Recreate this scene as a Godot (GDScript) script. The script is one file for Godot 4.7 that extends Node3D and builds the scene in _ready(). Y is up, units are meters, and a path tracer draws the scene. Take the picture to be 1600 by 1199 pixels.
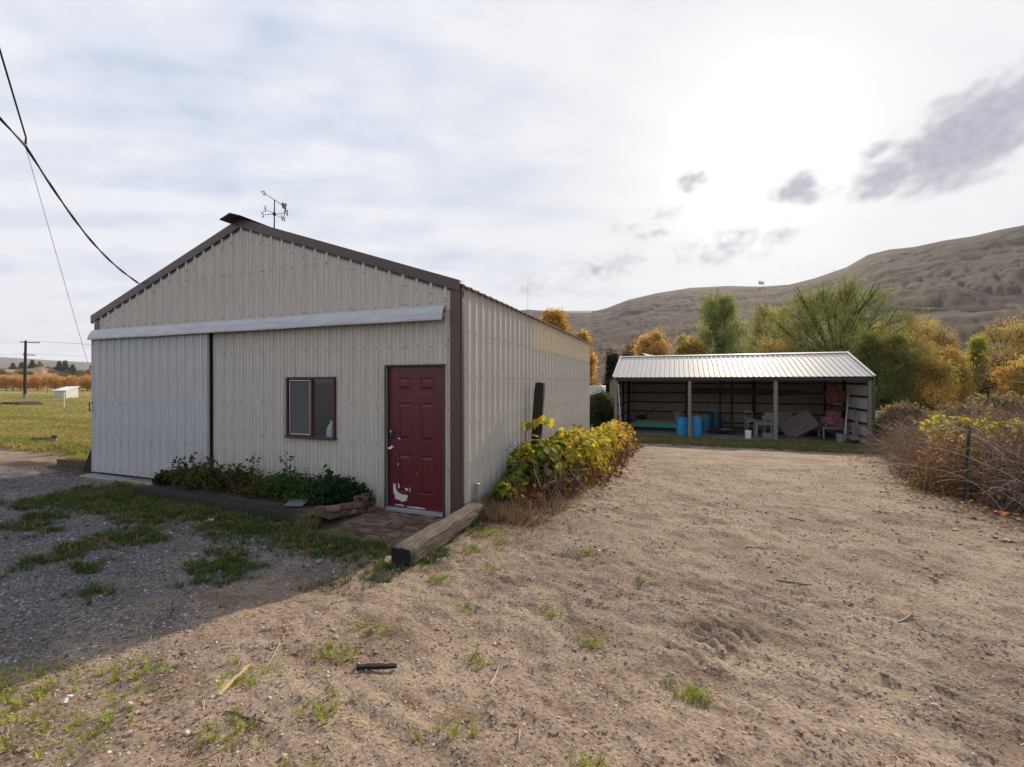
extends Node3D
# World: x runs right along the workshop's front wall, y is up, depth b runs away from the camera (z = -b).

const EYE := 1.82
const YAW := 0.361
const FX := -2.73      # right corner of the workshop
const LX := -10.94     # left corner
const FB := 5.256      # front wall depth
const RB := 14.58      # rear wall depth
const RIDGE_X := -6.835
const EAVE := 3.06
const PEAK := 4.43
const PITCH := 0.2286  # rib spacing of the metal sheets

var R := RandomNumberGenerator.new()
var M := {}
var taken := {}
var na := FastNoiseLite.new()
var nb := FastNoiseLite.new()
var nc := FastNoiseLite.new()


class MB:
	var v := PackedVector3Array()
	var n := PackedVector3Array()
	var c := PackedColorArray()
	var col := Color(1, 1, 1)

	func tri(a: Vector3, b: Vector3, d: Vector3) -> void:  # counter-clockwise seen from outside
		var m := (b - a).cross(d - a).normalized()
		v.append(a); v.append(d); v.append(b)
		for i in 3:
			n.append(m); c.append(col)

	func quad(a: Vector3, b: Vector3, d: Vector3, e: Vector3) -> void:
		tri(a, b, d); tri(a, d, e)

	func quado(a: Vector3, b: Vector3, d: Vector3, e: Vector3, out: Vector3) -> void:
		if (d - a).cross(e - b).dot(out) >= 0.0:
			quad(a, b, d, e)
		else:
			quad(e, d, b, a)

	func trio(a: Vector3, b: Vector3, d: Vector3, out: Vector3) -> void:
		if (b - a).cross(d - a).dot(out) >= 0.0:
			tri(a, b, d)
		else:
			tri(a, d, b)

	func smooth(a: Vector3, b: Vector3, d: Vector3, p: Vector3, q: Vector3, r: Vector3) -> void:
		v.append(a); v.append(d); v.append(b)
		n.append(p); n.append(r); n.append(q)
		for i in 3:
			c.append(col)

	func box(at: Vector3, size: Vector3, bs := Basis(), bev := 0.004) -> void:
		var h := size / 2.0
		bev = minf(bev, minf(h.x, minf(h.y, h.z)) * 0.6)
		var p := func(a: int, sg: float, su: float, sw: float) -> Vector3:
			var q := Vector3()
			q[a] = sg * h[a]
			q[(a + 1) % 3] = su * (h[(a + 1) % 3] - bev)
			q[(a + 2) % 3] = sw * (h[(a + 2) % 3] - bev)
			return at + bs * q
		for a in 3:
			for sg in [-1.0, 1.0]:
				var e := Vector3()
				e[a] = sg
				quado(p.call(a, sg, -1, -1), p.call(a, sg, 1, -1), p.call(a, sg, 1, 1), p.call(a, sg, -1, 1), bs * e)
				if bev <= 0.0:
					continue
				var b := (a + 1) % 3
				for tb in [-1.0, 1.0]:
					var e2 := e
					e2[b] = tb
					quado(p.call(a, sg, tb, -1), p.call(b, tb, -1, sg), p.call(b, tb, 1, sg), p.call(a, sg, tb, 1), bs * e2)
		if bev > 0.0:
			for sx in [-1.0, 1.0]:
				for sy in [-1.0, 1.0]:
					for sz in [-1.0, 1.0]:
						trio(p.call(0, sx, sy, sz), p.call(1, sy, sz, sx), p.call(2, sz, sx, sy), bs * Vector3(sx, sy, sz))

	func bar(a: Vector3, b: Vector3, w: float, t: float, bev := 0.003) -> void:  # a square bar from a to b
		var z := (b - a).normalized()
		var up := Vector3.UP if absf(z.y) < 0.95 else Vector3.RIGHT
		var x := up.cross(z).normalized()
		box((a + b) / 2.0, Vector3(w, t, a.distance_to(b)), Basis(x, z.cross(x), z), bev)

	func tube(pts: Array, rad: Array, sides := 6) -> void:
		var ring := []
		var side := Vector3.ZERO
		for i in pts.size():
			var z: Vector3 = (pts[mini(i + 1, pts.size() - 1)] - pts[maxi(i - 1, 0)]).normalized()
			if side == Vector3.ZERO:
				side = z.cross(Vector3(0.31, 0.22, 0.93) if absf(z.z) < 0.9 else Vector3.RIGHT)
			side = (side - z * side.dot(z)).normalized()
			var up := z.cross(side)
			var r := []
			for k in sides:
				var t := TAU * k / sides
				r.append(side * cos(t) + up * sin(t))
			ring.append(r)
		for i in pts.size() - 1:
			for k in sides:
				var k2 := (k + 1) % sides
				var a: Vector3 = pts[i] + ring[i][k] * rad[i]
				var b: Vector3 = pts[i] + ring[i][k2] * rad[i]
				var d: Vector3 = pts[i + 1] + ring[i + 1][k2] * rad[i + 1]
				var e: Vector3 = pts[i + 1] + ring[i + 1][k] * rad[i + 1]
				smooth(a, b, d, ring[i][k], ring[i][k2], ring[i + 1][k2])
				smooth(a, d, e, ring[i][k], ring[i + 1][k2], ring[i + 1][k])
		for end in [0, pts.size() - 1]:
			var out: Vector3 = (pts[0] - pts[1]) if end == 0 else (pts[-1] - pts[-2])
			for k in sides:
				trio(pts[end], pts[end] + ring[end][k] * rad[end], pts[end] + ring[end][(k + 1) % sides] * rad[end], out)

	func lathe(at: Vector3, prof: Array, sides := 20) -> void:  # prof: Vector2(radius, height), bottom to top along the outside
		for i in prof.size() - 1:
			var p: Vector2 = prof[i]
			var q: Vector2 = prof[i + 1]
			var m := Vector2(q.y - p.y, p.x - q.x).normalized()
			for k in sides:
				var t := TAU * k / sides
				var u := TAU * (k + 1) / sides
				var ct := Vector3(cos(t), 0, -sin(t))
				var cu := Vector3(cos(u), 0, -sin(u))
				var a := at + ct * p.x + Vector3(0, p.y, 0)
				var b := at + cu * p.x + Vector3(0, p.y, 0)
				var d := at + cu * q.x + Vector3(0, q.y, 0)
				var e := at + ct * q.x + Vector3(0, q.y, 0)
				var nt := ct * m.x + Vector3(0, m.y, 0)
				var nu := cu * m.x + Vector3(0, m.y, 0)
				if p.x > 1e-5:
					smooth(a, b, d, nt, nu, nu)
				if q.x > 1e-5:
					smooth(a, d, e, nt, nu, nt)

	func done(m: Material) -> ArrayMesh:
		var arr := []
		arr.resize(Mesh.ARRAY_MAX)
		arr[Mesh.ARRAY_VERTEX] = v
		arr[Mesh.ARRAY_NORMAL] = n
		arr[Mesh.ARRAY_COLOR] = c
		var me := ArrayMesh.new()
		me.add_surface_from_arrays(Mesh.PRIMITIVE_TRIANGLES, arr)
		me.surface_set_material(0, m)
		return me


func V(x: float, y: float, b: float) -> Vector3:
	return Vector3(x, y, -b)


func rr(a: float, b: float) -> float:
	return R.randf_range(a, b)


func pick(a: Array):
	return a[R.randi() % a.size()]


# ---------------------------------------------------------------- naming
func numbered(called: String) -> String:
	taken[called] = taken.get(called, -1) + 1
	return called if taken[called] == 0 else "%s_%03d" % [called, taken[called]]


func tag(o: Node3D, label: String, category: String, group := "") -> void:
	o.set_meta("label", label)
	o.set_meta("category", category)
	if group:
		o.set_meta("group", group)


func thing(called: String, label: String, category: String, at := Vector3.ZERO, turn := 0.0, group := "") -> Node3D:
	var o := Node3D.new()
	o.name = numbered(called)
	add_child(o)
	o.position = at
	o.rotation.y = turn
	tag(o, label, category, group)
	return o


func part(parent: Node, called: String, mb: MB, m: Material) -> MeshInstance3D:
	var o := MeshInstance3D.new()
	o.mesh = mb.done(m)
	o.name = called
	parent.add_child(o, true)
	return o


func solo(called: String, label: String, category: String, mb: MB, m: Material, at := Vector3.ZERO, turn := 0.0, group := "") -> MeshInstance3D:
	var o := part(self, numbered(called), mb, m)
	o.position = at
	o.rotation.y = turn
	tag(o, label, category, group)
	return o


func setting(o: Node3D) -> void:
	o.set_meta("kind", "structure")


func scatter(parent: Node, called: String, mesh: Mesh, m: Material, where: Array, tint: Array, stuff := true) -> MultiMeshInstance3D:
	var mm := MultiMesh.new()
	mm.transform_format = MultiMesh.TRANSFORM_3D
	mm.use_colors = true
	mm.mesh = mesh
	mm.instance_count = where.size()
	for i in where.size():
		mm.set_instance_transform(i, where[i])
		mm.set_instance_color(i, tint[i])
	var o := MultiMeshInstance3D.new()
	o.multimesh = mm
	o.material_override = m
	o.name = called
	parent.add_child(o, true)
	if stuff:
		o.set_meta("kind", "stuff")
	return o


# ---------------------------------------------------------------- materials
func lin(r: float, g: float, b: float) -> Color:
	return Color(r, g, b).linear_to_srgb()


func gray_texture(sz: int, freq: float, oct: int, lo: float, hi: float, sd: int, kind := FastNoiseLite.TYPE_SIMPLEX_SMOOTH) -> ImageTexture:
	var n := FastNoiseLite.new()
	n.noise_type = kind
	n.seed = sd
	n.frequency = freq
	n.fractal_octaves = oct
	var im := n.get_seamless_image(sz, sz, false, false, 0.12, true)
	im.convert(Image.FORMAT_L8)
	var d := im.get_data()
	for i in d.size():
		d[i] = int(255.0 * lerpf(lo, hi, d[i] / 255.0))
	return ImageTexture.create_from_image(Image.create_from_data(sz, sz, false, Image.FORMAT_L8, d))


func mat(called: String, c: Color, rough := 0.8, tex: Texture2D = null, sc := Vector3.ONE, bump := 0.0, spec := 0.5) -> StandardMaterial3D:
	var m := StandardMaterial3D.new()
	m.resource_name = called
	m.albedo_color = c
	m.roughness = rough
	m.metallic_specular = spec
	if tex:
		m.albedo_texture = tex
		m.uv1_triplanar = true
		m.uv1_world_triplanar = true
		m.uv1_triplanar_sharpness = 4.0
		m.uv1_scale = sc
		if bump != 0.0:
			m.heightmap_enabled = true
			m.heightmap_texture = tex
			m.heightmap_scale = bump
	M[called] = m
	return m


func leafmat(called: String, through := 0.8, rough := 0.6) -> StandardMaterial3D:
	var m := mat(called, Color.WHITE, rough)
	m.vertex_color_use_as_albedo = true
	m.metallic_specular = 0.18
	m.cull_mode = BaseMaterial3D.CULL_DISABLED
	if through > 0.0:
		m.backlight_enabled = true
		m.backlight = Color(through, through, through)
	return m


func make_materials() -> void:
	var streak := gray_texture(512, 0.03, 4, 0.86, 1.0, 5)
	var fine := gray_texture(512, 0.08, 4, 0.72, 1.0, 9)
	var wood := gray_texture(512, 0.05, 5, 0.45, 1.0, 12)
	M["streak_tex"] = streak
	mat("wall", lin(0.54, 0.515, 0.465), 0.5, streak, Vector3(1.6, 0.10, 1.6))
	mat("slider", lin(0.51, 0.525, 0.545), 0.45, streak, Vector3(1.6, 0.10, 1.6))
	mat("hood", lin(0.50, 0.52, 0.555), 0.5, streak, Vector3(0.12, 0.5, 0.5))
	mat("trim", lin(0.085, 0.055, 0.052), 0.42, streak, Vector3(1.5, 0.4, 1.5))
	mat("jamb", lin(0.03, 0.022, 0.02), 0.7)
	mat("roof", lin(0.30, 0.28, 0.24), 0.5, streak, Vector3(1.2, 0.6, 1.2))
	mat("skylight", lin(0.66, 0.57, 0.40), 0.35, streak, Vector3(3.0, 0.35, 3.0))
	mat("screw", lin(0.07, 0.06, 0.055), 0.6)
	mat("door", lin(0.105, 0.011, 0.016), 0.38, streak, Vector3(0.9, 0.5, 0.9))
	mat("frame", lin(0.06, 0.05, 0.05), 0.55, fine, Vector3(2, 2, 2))
	mat("maroon", lin(0.06, 0.018, 0.018), 0.5)
	mat("white_paint", lin(0.72, 0.73, 0.74), 0.6, fine, Vector3(3, 3, 3))
	mat("sill", lin(0.36, 0.38, 0.41), 0.4, fine, Vector3(4, 4, 4))
	mat("chrome", lin(0.7, 0.7, 0.7), 0.2).metallic = 1.0
	mat("black", lin(0.02, 0.02, 0.022), 0.35)
	mat("iron", lin(0.03, 0.03, 0.032), 0.75, null, Vector3.ONE, 0.0, 0.25)
	mat("vane_sheet", lin(0.09, 0.09, 0.09), 0.95, null, Vector3.ONE, 0.0, 0.1)
	mat("screen", lin(0.12, 0.125, 0.13), 0.85, fine, Vector3(30, 30, 30))
	mat("alloy", lin(0.5, 0.5, 0.5), 0.35).metallic = 0.7
	var glass := mat("glass", Color(0.9, 0.95, 0.95, 0.06), 0.03)
	glass.transparency = BaseMaterial3D.TRANSPARENCY_ALPHA
	mat("inside", lin(0.16, 0.13, 0.1), 0.9)
	var jug := mat("jug", lin(0.45, 0.55, 0.6), 0.4)
	jug.backlight_enabled = true
	jug.backlight = Color(0.7, 0.8, 0.85)
	mat("jug_label", lin(0.12, 0.36, 0.42), 0.5)
	mat("concrete", lin(0.34, 0.34, 0.34), 0.9, fine, Vector3(1.2, 1.2, 1.2), 0.4)
	mat("slab", lin(0.22, 0.22, 0.22), 0.9, fine, Vector3(0.8, 0.8, 0.8), 0.3)
	mat("old_wood", lin(0.27, 0.205, 0.16), 0.9, gray_texture(512, 0.05, 5, 0.25, 1.0, 13), Vector3(2.4, 2.4, 0.12), 2.5)
	mat("tie", lin(0.05, 0.042, 0.036), 0.92, wood, Vector3(0.8, 7, 7), 2.0)
	mat("tie_up", lin(0.055, 0.036, 0.026), 0.9, wood, Vector3(8, 0.9, 8), 2.0)
	mat("post_wood", lin(0.40, 0.37, 0.29), 0.9, wood, Vector3(6, 0.7, 6), 1.0)
	mat("beam_wood", lin(0.085, 0.075, 0.075), 0.9, wood, Vector3(0.7, 6, 6), 1.0)
	mat("girt", lin(0.07, 0.045, 0.032), 0.9, wood, Vector3(0.7, 6, 6))
	mat("plank", lin(0.42, 0.28, 0.21), 0.85, wood, Vector3(0.6, 6, 6))
	mat("plank_dark", lin(0.06, 0.035, 0.02), 0.85, wood, Vector3(6, 0.8, 6))
	mat("plank_edge", lin(0.16, 0.11, 0.055), 0.85, wood, Vector3(0.8, 5, 5))
	mat("shed_roof", lin(0.47, 0.46, 0.46), 0.55, streak, Vector3(1.0, 0.5, 1.0))
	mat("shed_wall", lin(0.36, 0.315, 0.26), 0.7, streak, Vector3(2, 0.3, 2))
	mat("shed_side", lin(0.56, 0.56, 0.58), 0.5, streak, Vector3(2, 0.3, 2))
	mat("purple_trim", lin(0.075, 0.07, 0.09), 0.6, streak, Vector3(1.5, 0.5, 1.5))
	mat("barrel", lin(0.02, 0.24, 0.52), 0.4, streak, Vector3(0.9, 0.9, 0.9))
	mat("barrel_dim", lin(0.03, 0.17, 0.30), 0.45, streak, Vector3(0.9, 0.9, 0.9))
	mat("orange", lin(0.50, 0.20, 0.05), 0.6, fine, Vector3(2, 2, 2))
	mat("teal", lin(0.03, 0.30, 0.25), 0.55, streak, Vector3(1, 1, 1))
	mat("tube_yellow", lin(0.34, 0.30, 0.16), 0.5)
	mat("bucket", lin(0.72, 0.74, 0.76), 0.45)
	mat("gray_paint", lin(0.30, 0.31, 0.31), 0.6, fine, Vector3(2, 2, 2))
	mat("dark_cloth", lin(0.025, 0.025, 0.028), 0.9, fine, Vector3(3, 3, 3))
	mat("gray_cloth", lin(0.25, 0.25, 0.26), 0.9, fine, Vector3(3, 3, 3))
	mat("mattress", lin(0.34, 0.25, 0.24), 0.9, fine, Vector3(3, 3, 3))
	mat("mattress_edge", lin(0.33, 0.28, 0.34), 0.8, fine, Vector3(3, 3, 3))
	mat("pink", lin(0.50, 0.19, 0.24), 0.95, fine, Vector3(4, 4, 4), 1.5)
	mat("salmon", lin(0.46, 0.15, 0.12), 0.95, fine, Vector3(4, 4, 4), 1.5)
	mat("burlap", lin(0.13, 0.09, 0.055), 0.95, fine, Vector3(4, 4, 4))
	mat("ladder", lin(0.45, 0.44, 0.42), 0.5)
	mat("pole_wood", lin(0.30, 0.21, 0.12), 0.8)
	mat("steel_post", lin(0.012, 0.045, 0.038), 0.5)
	mat("galv", lin(0.33, 0.34, 0.35), 0.45, fine, Vector3(3, 3, 3))
	mat("utility", lin(0.06, 0.045, 0.036), 0.9, wood, Vector3(4, 0.3, 4))
	mat("cable", lin(0.012, 0.012, 0.014), 0.5)
	mat("wire", lin(0.42, 0.40, 0.40), 0.5)
	mat("house_wall", lin(0.38, 0.29, 0.22), 0.8, fine, Vector3(0.5, 0.5, 0.5))
	mat("house_white", lin(0.7, 0.7, 0.7), 0.7, fine, Vector3(0.5, 0.5, 0.5))
	mat("house_roof", lin(0.045, 0.04, 0.042), 0.8)
	mat("pane_dark", lin(0.03, 0.035, 0.045), 0.1)
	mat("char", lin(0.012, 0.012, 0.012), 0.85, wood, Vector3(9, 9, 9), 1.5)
	mat("straw_stick", lin(0.42, 0.31, 0.18), 0.8)
	mat("twig", lin(0.10, 0.07, 0.05), 0.85)
	mat("twig_pale", lin(0.30, 0.24, 0.19), 0.85)
	mat("bark", lin(0.07, 0.055, 0.045), 0.9, wood, Vector3(3, 1, 3))
	mat("bark_white", lin(0.5, 0.48, 0.45), 0.9)
	mat("stone", lin(0.32, 0.31, 0.30), 0.85, fine, Vector3(3, 3, 3), 0.6)
	mat("stone_tan", lin(0.36, 0.28, 0.21), 0.85, fine, Vector3(3, 3, 3), 0.8)
	mat("slate", lin(0.15, 0.17, 0.18), 0.7, fine, Vector3(3, 3, 3))
	mat("orange_leaf", lin(0.75, 0.16, 0.03), 0.5)
	for i in 4:
		mat("brick_%d" % i, [lin(0.17, 0.085, 0.065), lin(0.20, 0.12, 0.095), lin(0.15, 0.09, 0.075), lin(0.24, 0.165, 0.14)][i], 0.9, fine, Vector3(6, 6, 6), 1.2)
	leafmat("leaf", 1.0)
	leafmat("leaf_dull", 0.35, 0.8)
	leafmat("blade", 0.7, 0.65)
	leafmat("bits", 0.0, 0.9)
	leafmat("cane", 0.0, 0.8)


# ---------------------------------------------------------------- sky
func make_sky() -> PanoramaSkyMaterial:
	var w := 2048
	var h := 1024
	var cir := FastNoiseLite.new()
	cir.seed = 31
	cir.frequency = 1.0
	cir.fractal_octaves = 5
	var puff := FastNoiseLite.new()
	puff.seed = 77
	puff.frequency = 1.0
	puff.fractal_octaves = 5
	puff.fractal_gain = 0.55
	var d := PackedFloat32Array()
	d.resize(w * h * 3)
	var sun_az := deg_to_rad(9.1)
	var sun := Vector3(sin(sun_az) * cos(deg_to_rad(24.0)), sin(deg_to_rad(24.0)), -cos(sun_az) * cos(deg_to_rad(24.0)))
	# low grey clouds: azimuth, elevation, half width, half height (degrees), density
	var blobs := [[24.8, 20.8, 4.4, 2.4, 1.2], [28.8, 22.3, 3.8, 2.6, 1.2], [20.6, 20.0, 2.8, 1.6, 1.0], [19.8, 22.0, 1.8, 0.8, 0.55], [26.0, 24.2, 2.6, 1.0, 0.7], [2.0, 23.1, 1.4, 0.85, 0.72], [12.4, 20.6, 2.0, 1.0, 0.85], [14.6, 19.5, 1.8, 0.7, 0.55], [-2.7, 17.9, 1.7, 0.5, 0.6],
		[-4.0, 19.6, 4.5, 1.2, 0.26], [6.5, 15.6, 6.0, 1.7, 0.36], [-8.0, 14.5, 8.0, 1.6, 0.28], [-17.0, 12.6, 5.0, 1.4, 0.26], [52.0, 18.0, 6.0, 2.6, 1.0], [90.0, 24.0, 6.0, 2.4, 0.9], [150.0, 20.0, 7.0, 2.4, 0.9], [215.0, 26.0, 6.0, 2.4, 0.9], [-120.0, 18.0, 6.0, 2.0, 0.8]]
	for j in h:
		var el := 90.0 - 180.0 * (j + 0.5) / h
		if el < -3.0:
			break
		var ce := cos(deg_to_rad(el))
		var se := sin(deg_to_rad(el))
		var near := []
		for q in blobs:
			if absf(el - q[1]) < q[3] * 2.2:
				near.append(q)
		for i in w:
			var az := TAU * (i + 0.5) / w
			var dir := Vector3(ce * sin(az), se, -ce * cos(az))
			# thin high cloud laid on a plane overhead, drawn out in one direction
			var k := 1.0 / (maxf(se, 0.0) + 0.22)
			var p := Vector2(dir.x, dir.z) * k
			var q1 := p.rotated(0.55)
			var s := cir.get_noise_2d(q1.x * 1.1, q1.y * 3.6) * 0.75 + cir.get_noise_2d(p.x * 4.0 + 40.0, p.y * 5.0) * 0.35
			var veil := clampf(0.62 + s * 1.0 + 0.35 * (1.0 - smoothstep(0.0, 0.62, se)), 0.0, 1.0)
			var c := Color(0.41, 0.495, 0.675).lerp(Color(0.735, 0.755, 0.81), veil)
			c = c.lerp(Color(0.80, 0.80, 0.80), 0.55 * exp(-maxf(se, 0.0) * 7.0))
			var cs := clampf(dir.dot(sun), -1.0, 1.0)
			var ang := rad_to_deg(acos(cs))
			c = c.lerp(Color(0.79, 0.785, 0.785), 0.85 * exp(-pow(ang / 34.0, 2.0)))
			c = c.lerp(Color(1.0, 0.985, 0.96), 0.9 * exp(-pow(ang / 12.0, 2.0)))
			if near:
				var a := rad_to_deg(az)
				var den := 0.0
				for q in near:
					var da := fposmod(a - q[0] + 180.0, 360.0) - 180.0
					var e2 := pow(da / q[2], 2.0) + pow((el - q[1] - da * 0.10) / q[3], 2.0)
					if e2 < 4.0:
						den = maxf(den, q[4] * 1.25 * pow(1.0 - e2 / 4.0, 2.0))
				if den > 0.0:
					den += (puff.get_noise_2d(a * 0.16, el * 0.26) * 0.75 + puff.get_noise_2d(a * 0.6 + 30.0, el * 0.9) * 0.4) * minf(1.0, den * 3.0)
					var f := smoothstep(0.05, 1.0, den)
					if f > 0.0:
						var dark := Color(0.47, 0.47, 0.53).lerp(Color(0.37, 0.37, 0.45), smoothstep(0.6, 1.4, den))
						c = c.lerp(dark, f * clampf(0.84 + puff.get_noise_2d(a * 0.9 + 70.0, el * 1.4) * 0.18, 0.5, 1.0))
			var o := (j * w + i) * 3
			d[o] = c.r
			d[o + 1] = c.g
			d[o + 2] = c.b
	for o in range(int(h * 0.516) * w * 3, d.size(), 3):
		d[o] = 0.30
		d[o + 1] = 0.27
		d[o + 2] = 0.22
	var m := PanoramaSkyMaterial.new()
	m.panorama = ImageTexture.create_from_image(Image.create_from_data(w, h, false, Image.FORMAT_RGBF, d.to_byte_array()))
	return m


# ---------------------------------------------------------------- ground
const KB := [-60.0, 0.0, 1.2, 2.8, 3.5, 5.3, 8.0, 12.0, 17.2, 23.0, 30.0, 45.0, 100000.0]
const KY := [0.30, 0.30, 0.17, -0.02, -0.05, -0.02, -0.10, -0.32, -0.60, -0.90, -0.97, -1.0, -1.0]


func fall(b: float) -> float:
	for i in KB.size() - 1:
		if b < KB[i + 1]:
			return lerpf(KY[i], KY[i + 1], clampf((b - KB[i]) / (KB[i + 1] - KB[i]), 0.0, 1.0))
	return -1.0


func band(v: float, a: float, b: float, soft: float) -> float:
	return smoothstep(a - soft, a + soft, v) * (1.0 - smoothstep(b - soft, b + soft, v))


func tread(x: float, b: float, ax: float, ab: float, dx: float, db: float, ln: float, half: float) -> float:
	var u := (x - ax) * dx + (b - ab) * db
	var w := (x - ax) * db - (b - ab) * dx
	var m := band(u, 0.0, ln, 0.08) * (1.0 - smoothstep(half * 0.8, half, absf(w)))
	if m <= 0.0:
		return 0.0
	return m * (-0.010 + 0.012 * sin((u + absf(w) * 0.6) * TAU / 0.105))


func gh(x: float, b: float) -> float:
	var y := (fall(b - 0.5) + fall(b) * 2.0 + fall(b + 0.5)) / 4.0
	var near := 1.0 - smoothstep(6.0, 22.0, absf(b) + absf(x) * 0.5)
	y += na.get_noise_2d(x * 0.35, b * 0.35) * 0.05
	if near > 0.0:
		if x > -3.4 and x < 8.0:
			var w := na.get_noise_2d(x * 0.8, b * 0.8) * 1.5
			y += near * smoothstep(-3.4, -2.4, x) * (0.5 - absf(nb.get_noise_2d(x * 1.3 + w, b * 3.4 + x * 0.9)) * 2.0) * 0.016
		y += near * (na.get_noise_2d(x * 2.2, b * 2.2) * 0.020 + nb.get_noise_2d(x * 6.0, b * 6.0) * 0.013)
		if b < 5.0 and x > -1.0 and x < 4.0:
			y += tread(x, b, 0.05, 3.15, 0.62, 0.78, 0.75, 0.17) * 1.6 + tread(x, b, 0.55, 1.6, 0.55, 0.83, 1.6, 0.12) + tread(x, b, 1.35, 1.5, 0.30, 0.95, 1.9, 0.15)
	return y


func gravelness(x: float, b: float) -> float:
	var n := na.get_noise_2d(x * 0.9 + 50.0, b * 0.9) * 0.9 + nb.get_noise_2d(x * 2.5, b * 2.5 + 9.0) * 0.3
	var g := smoothstep(-3.0, -4.6, x + n * 1.3) * band(b + n * 0.5, -6.0, 4.3 + smoothstep(-8.5, -10.5, x) * 0.9, 0.5)
	return clampf(g * (0.75 + n * 0.7), 0.0, 1.0)


func grassness(x: float, b: float) -> float:
	var n := na.get_noise_2d(x * 0.8 + 11.0, b * 1.3 + 70.0) + nb.get_noise_2d(x * 2.2, b * 3.0) * 0.35
	var by_bed := band(x, -9.6, -3.0, 0.5) * band(b, 3.75, 4.75, 0.35) * smoothstep(-0.75, 0.0, n)
	var strip := band(x, -9.5, -3.2, 0.8) * band(b, 3.0, 3.9, 0.3) * smoothstep(-0.10, 0.40, n) * 0.9
	var patch := band(x, -12.0, -4.0, 0.8) * band(b, 2.2, 3.4, 0.5) * smoothstep(0.15, 0.55, n) * 0.8
	var corner := band(x, -3.6, -2.2, 0.3) * band(b, 3.5, 5.2, 0.3) * smoothstep(-0.3, 0.4, n) * 0.55
	var lawn := smoothstep(-11.6, -12.6, x + n * 0.4) * smoothstep(6.2, 7.0, b + n * 0.5 + (x + 12.0) * 0.05)
	var mound := band(x, -13.6, -11.3, 0.3) * band(b, 5.95, 6.5, 0.18)
	var shed := band(x, -3.2, 8.5, 0.8) * band(b + n * 0.5, 18.6, 23.4, 0.6) * 0.9
	var far := smoothstep(26.0, 30.0, b)
	return clampf(maxf(maxf(maxf(by_bed, strip), maxf(patch, corner)), maxf(maxf(lawn, mound), maxf(shed, far))), 0.0, 1.0)


func ground_color(x: float, b: float) -> Color:
	var n1 := na.get_noise_2d(x * 0.6 + 200.0, b * 0.6)
	var n2 := nb.get_noise_2d(x * 3.0, b * 3.0 + 300.0)
	var n3 := nc.get_noise_2d(x * 9.0, b * 9.0)
	var c := Color(0.485, 0.373, 0.29).lerp(Color(0.34, 0.254, 0.197), clampf(0.42 + n1 * 0.7 + n2 * 0.35 + n3 * 0.25, 0.0, 1.0))
	c = c.lerp(Color(0.54, 0.42, 0.315), clampf(n2 * 1.3 - 0.25 - n1 * 0.5, 0.0, 0.65))
	# dark trodden soil patches on the drive
	c = c.lerp(Color(0.25, 0.18, 0.135), clampf(nc.get_noise_2d(x * 0.9 + 7.0, b * 1.6) * 2.0 - 0.22, 0.0, 0.75))
	c = c.lerp(Color(0.235, 0.145, 0.105), clampf(nb.get_noise_2d(x * 1.4 + 90.0, b * 2.2) * 2.6 - 0.62, 0.0, 0.85) * (0.55 + 0.9 * absf(n3)))
	c = c.lerp(Color(0.16, 0.115, 0.088), clampf(nc.get_noise_2d(x * 5.0 + 3.0, b * 8.0) * 2.6 - 0.9, 0.0, 0.7))
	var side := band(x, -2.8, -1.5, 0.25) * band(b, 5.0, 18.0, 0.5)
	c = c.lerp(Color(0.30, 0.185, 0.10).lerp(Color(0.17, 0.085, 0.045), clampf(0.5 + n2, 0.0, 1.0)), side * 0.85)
	var gr := gravelness(x, b)
	c = c.lerp(Color(0.15, 0.145, 0.14).lerp(Color(0.25, 0.25, 0.255), clampf(0.5 + n3 * 0.8 + n2 * 0.3, 0.0, 1.0)), gr * 0.9)
	# brown litter in front of the sliding door and along the brambles
	var lit := band(x, -14.5, -11.0, 0.5) * band(b + n2 * 0.2, 4.95, 5.6, 0.2)
	c = c.lerp(Color(0.07, 0.042, 0.026), lit * 0.85)
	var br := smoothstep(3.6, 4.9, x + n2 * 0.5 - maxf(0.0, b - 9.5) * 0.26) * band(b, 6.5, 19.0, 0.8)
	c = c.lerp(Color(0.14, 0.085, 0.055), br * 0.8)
	var edge := band(x, -25.0, -11.5, 0.6) * band(b + n1 * 0.4, 6.3, 7.2, 0.25)
	var g := grassness(x, b)
	var green := Color(0.055, 0.075, 0.026).lerp(Color(0.16, 0.135, 0.06), clampf(0.35 + n2 + n1 * 0.5, 0.0, 1.0))
	if x < -11.5 or b > 30.0:
		var d1 := na.get_noise_2d(x * 0.12, b * 0.35)
		green = Color(0.33, 0.335, 0.085).lerp(Color(0.50, 0.42, 0.15), clampf(0.45 + d1 * 1.1 + n1 * 0.5 + n2 * 0.35, 0.0, 1.0))
	elif b > 15.0:
		green = Color(0.10, 0.105, 0.045).lerp(Color(0.19, 0.15, 0.08), clampf(0.5 + n1 + n2 * 0.4, 0.0, 1.0))
	c = c.lerp(green, g * 0.88)
	c = c.lerp(Color(0.22, 0.12, 0.06).lerp(Color(0.08, 0.045, 0.03), clampf(0.5 + n2 * 1.5, 0.0, 1.0)), edge * 0.8)
	return c


func axis(parts: Array, lo_end: float, hi_end: float, grow: float) -> PackedFloat32Array:
	var out := []
	var v: float = parts[0][0]
	for p in parts:
		while v < p[1] - 1e-4:
			out.append(v)
			v += p[2]
	var step: float = parts[-1][2]
	while v < hi_end:
		out.append(v)
		step *= grow
		v += step
	out.append(hi_end)
	var low := []
	v = parts[0][0]
	step = parts[0][2]
	while v > lo_end:
		step *= grow
		v -= step
		low.append(maxf(v, lo_end))
	low.reverse()
	return PackedFloat32Array(low + out)


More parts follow.
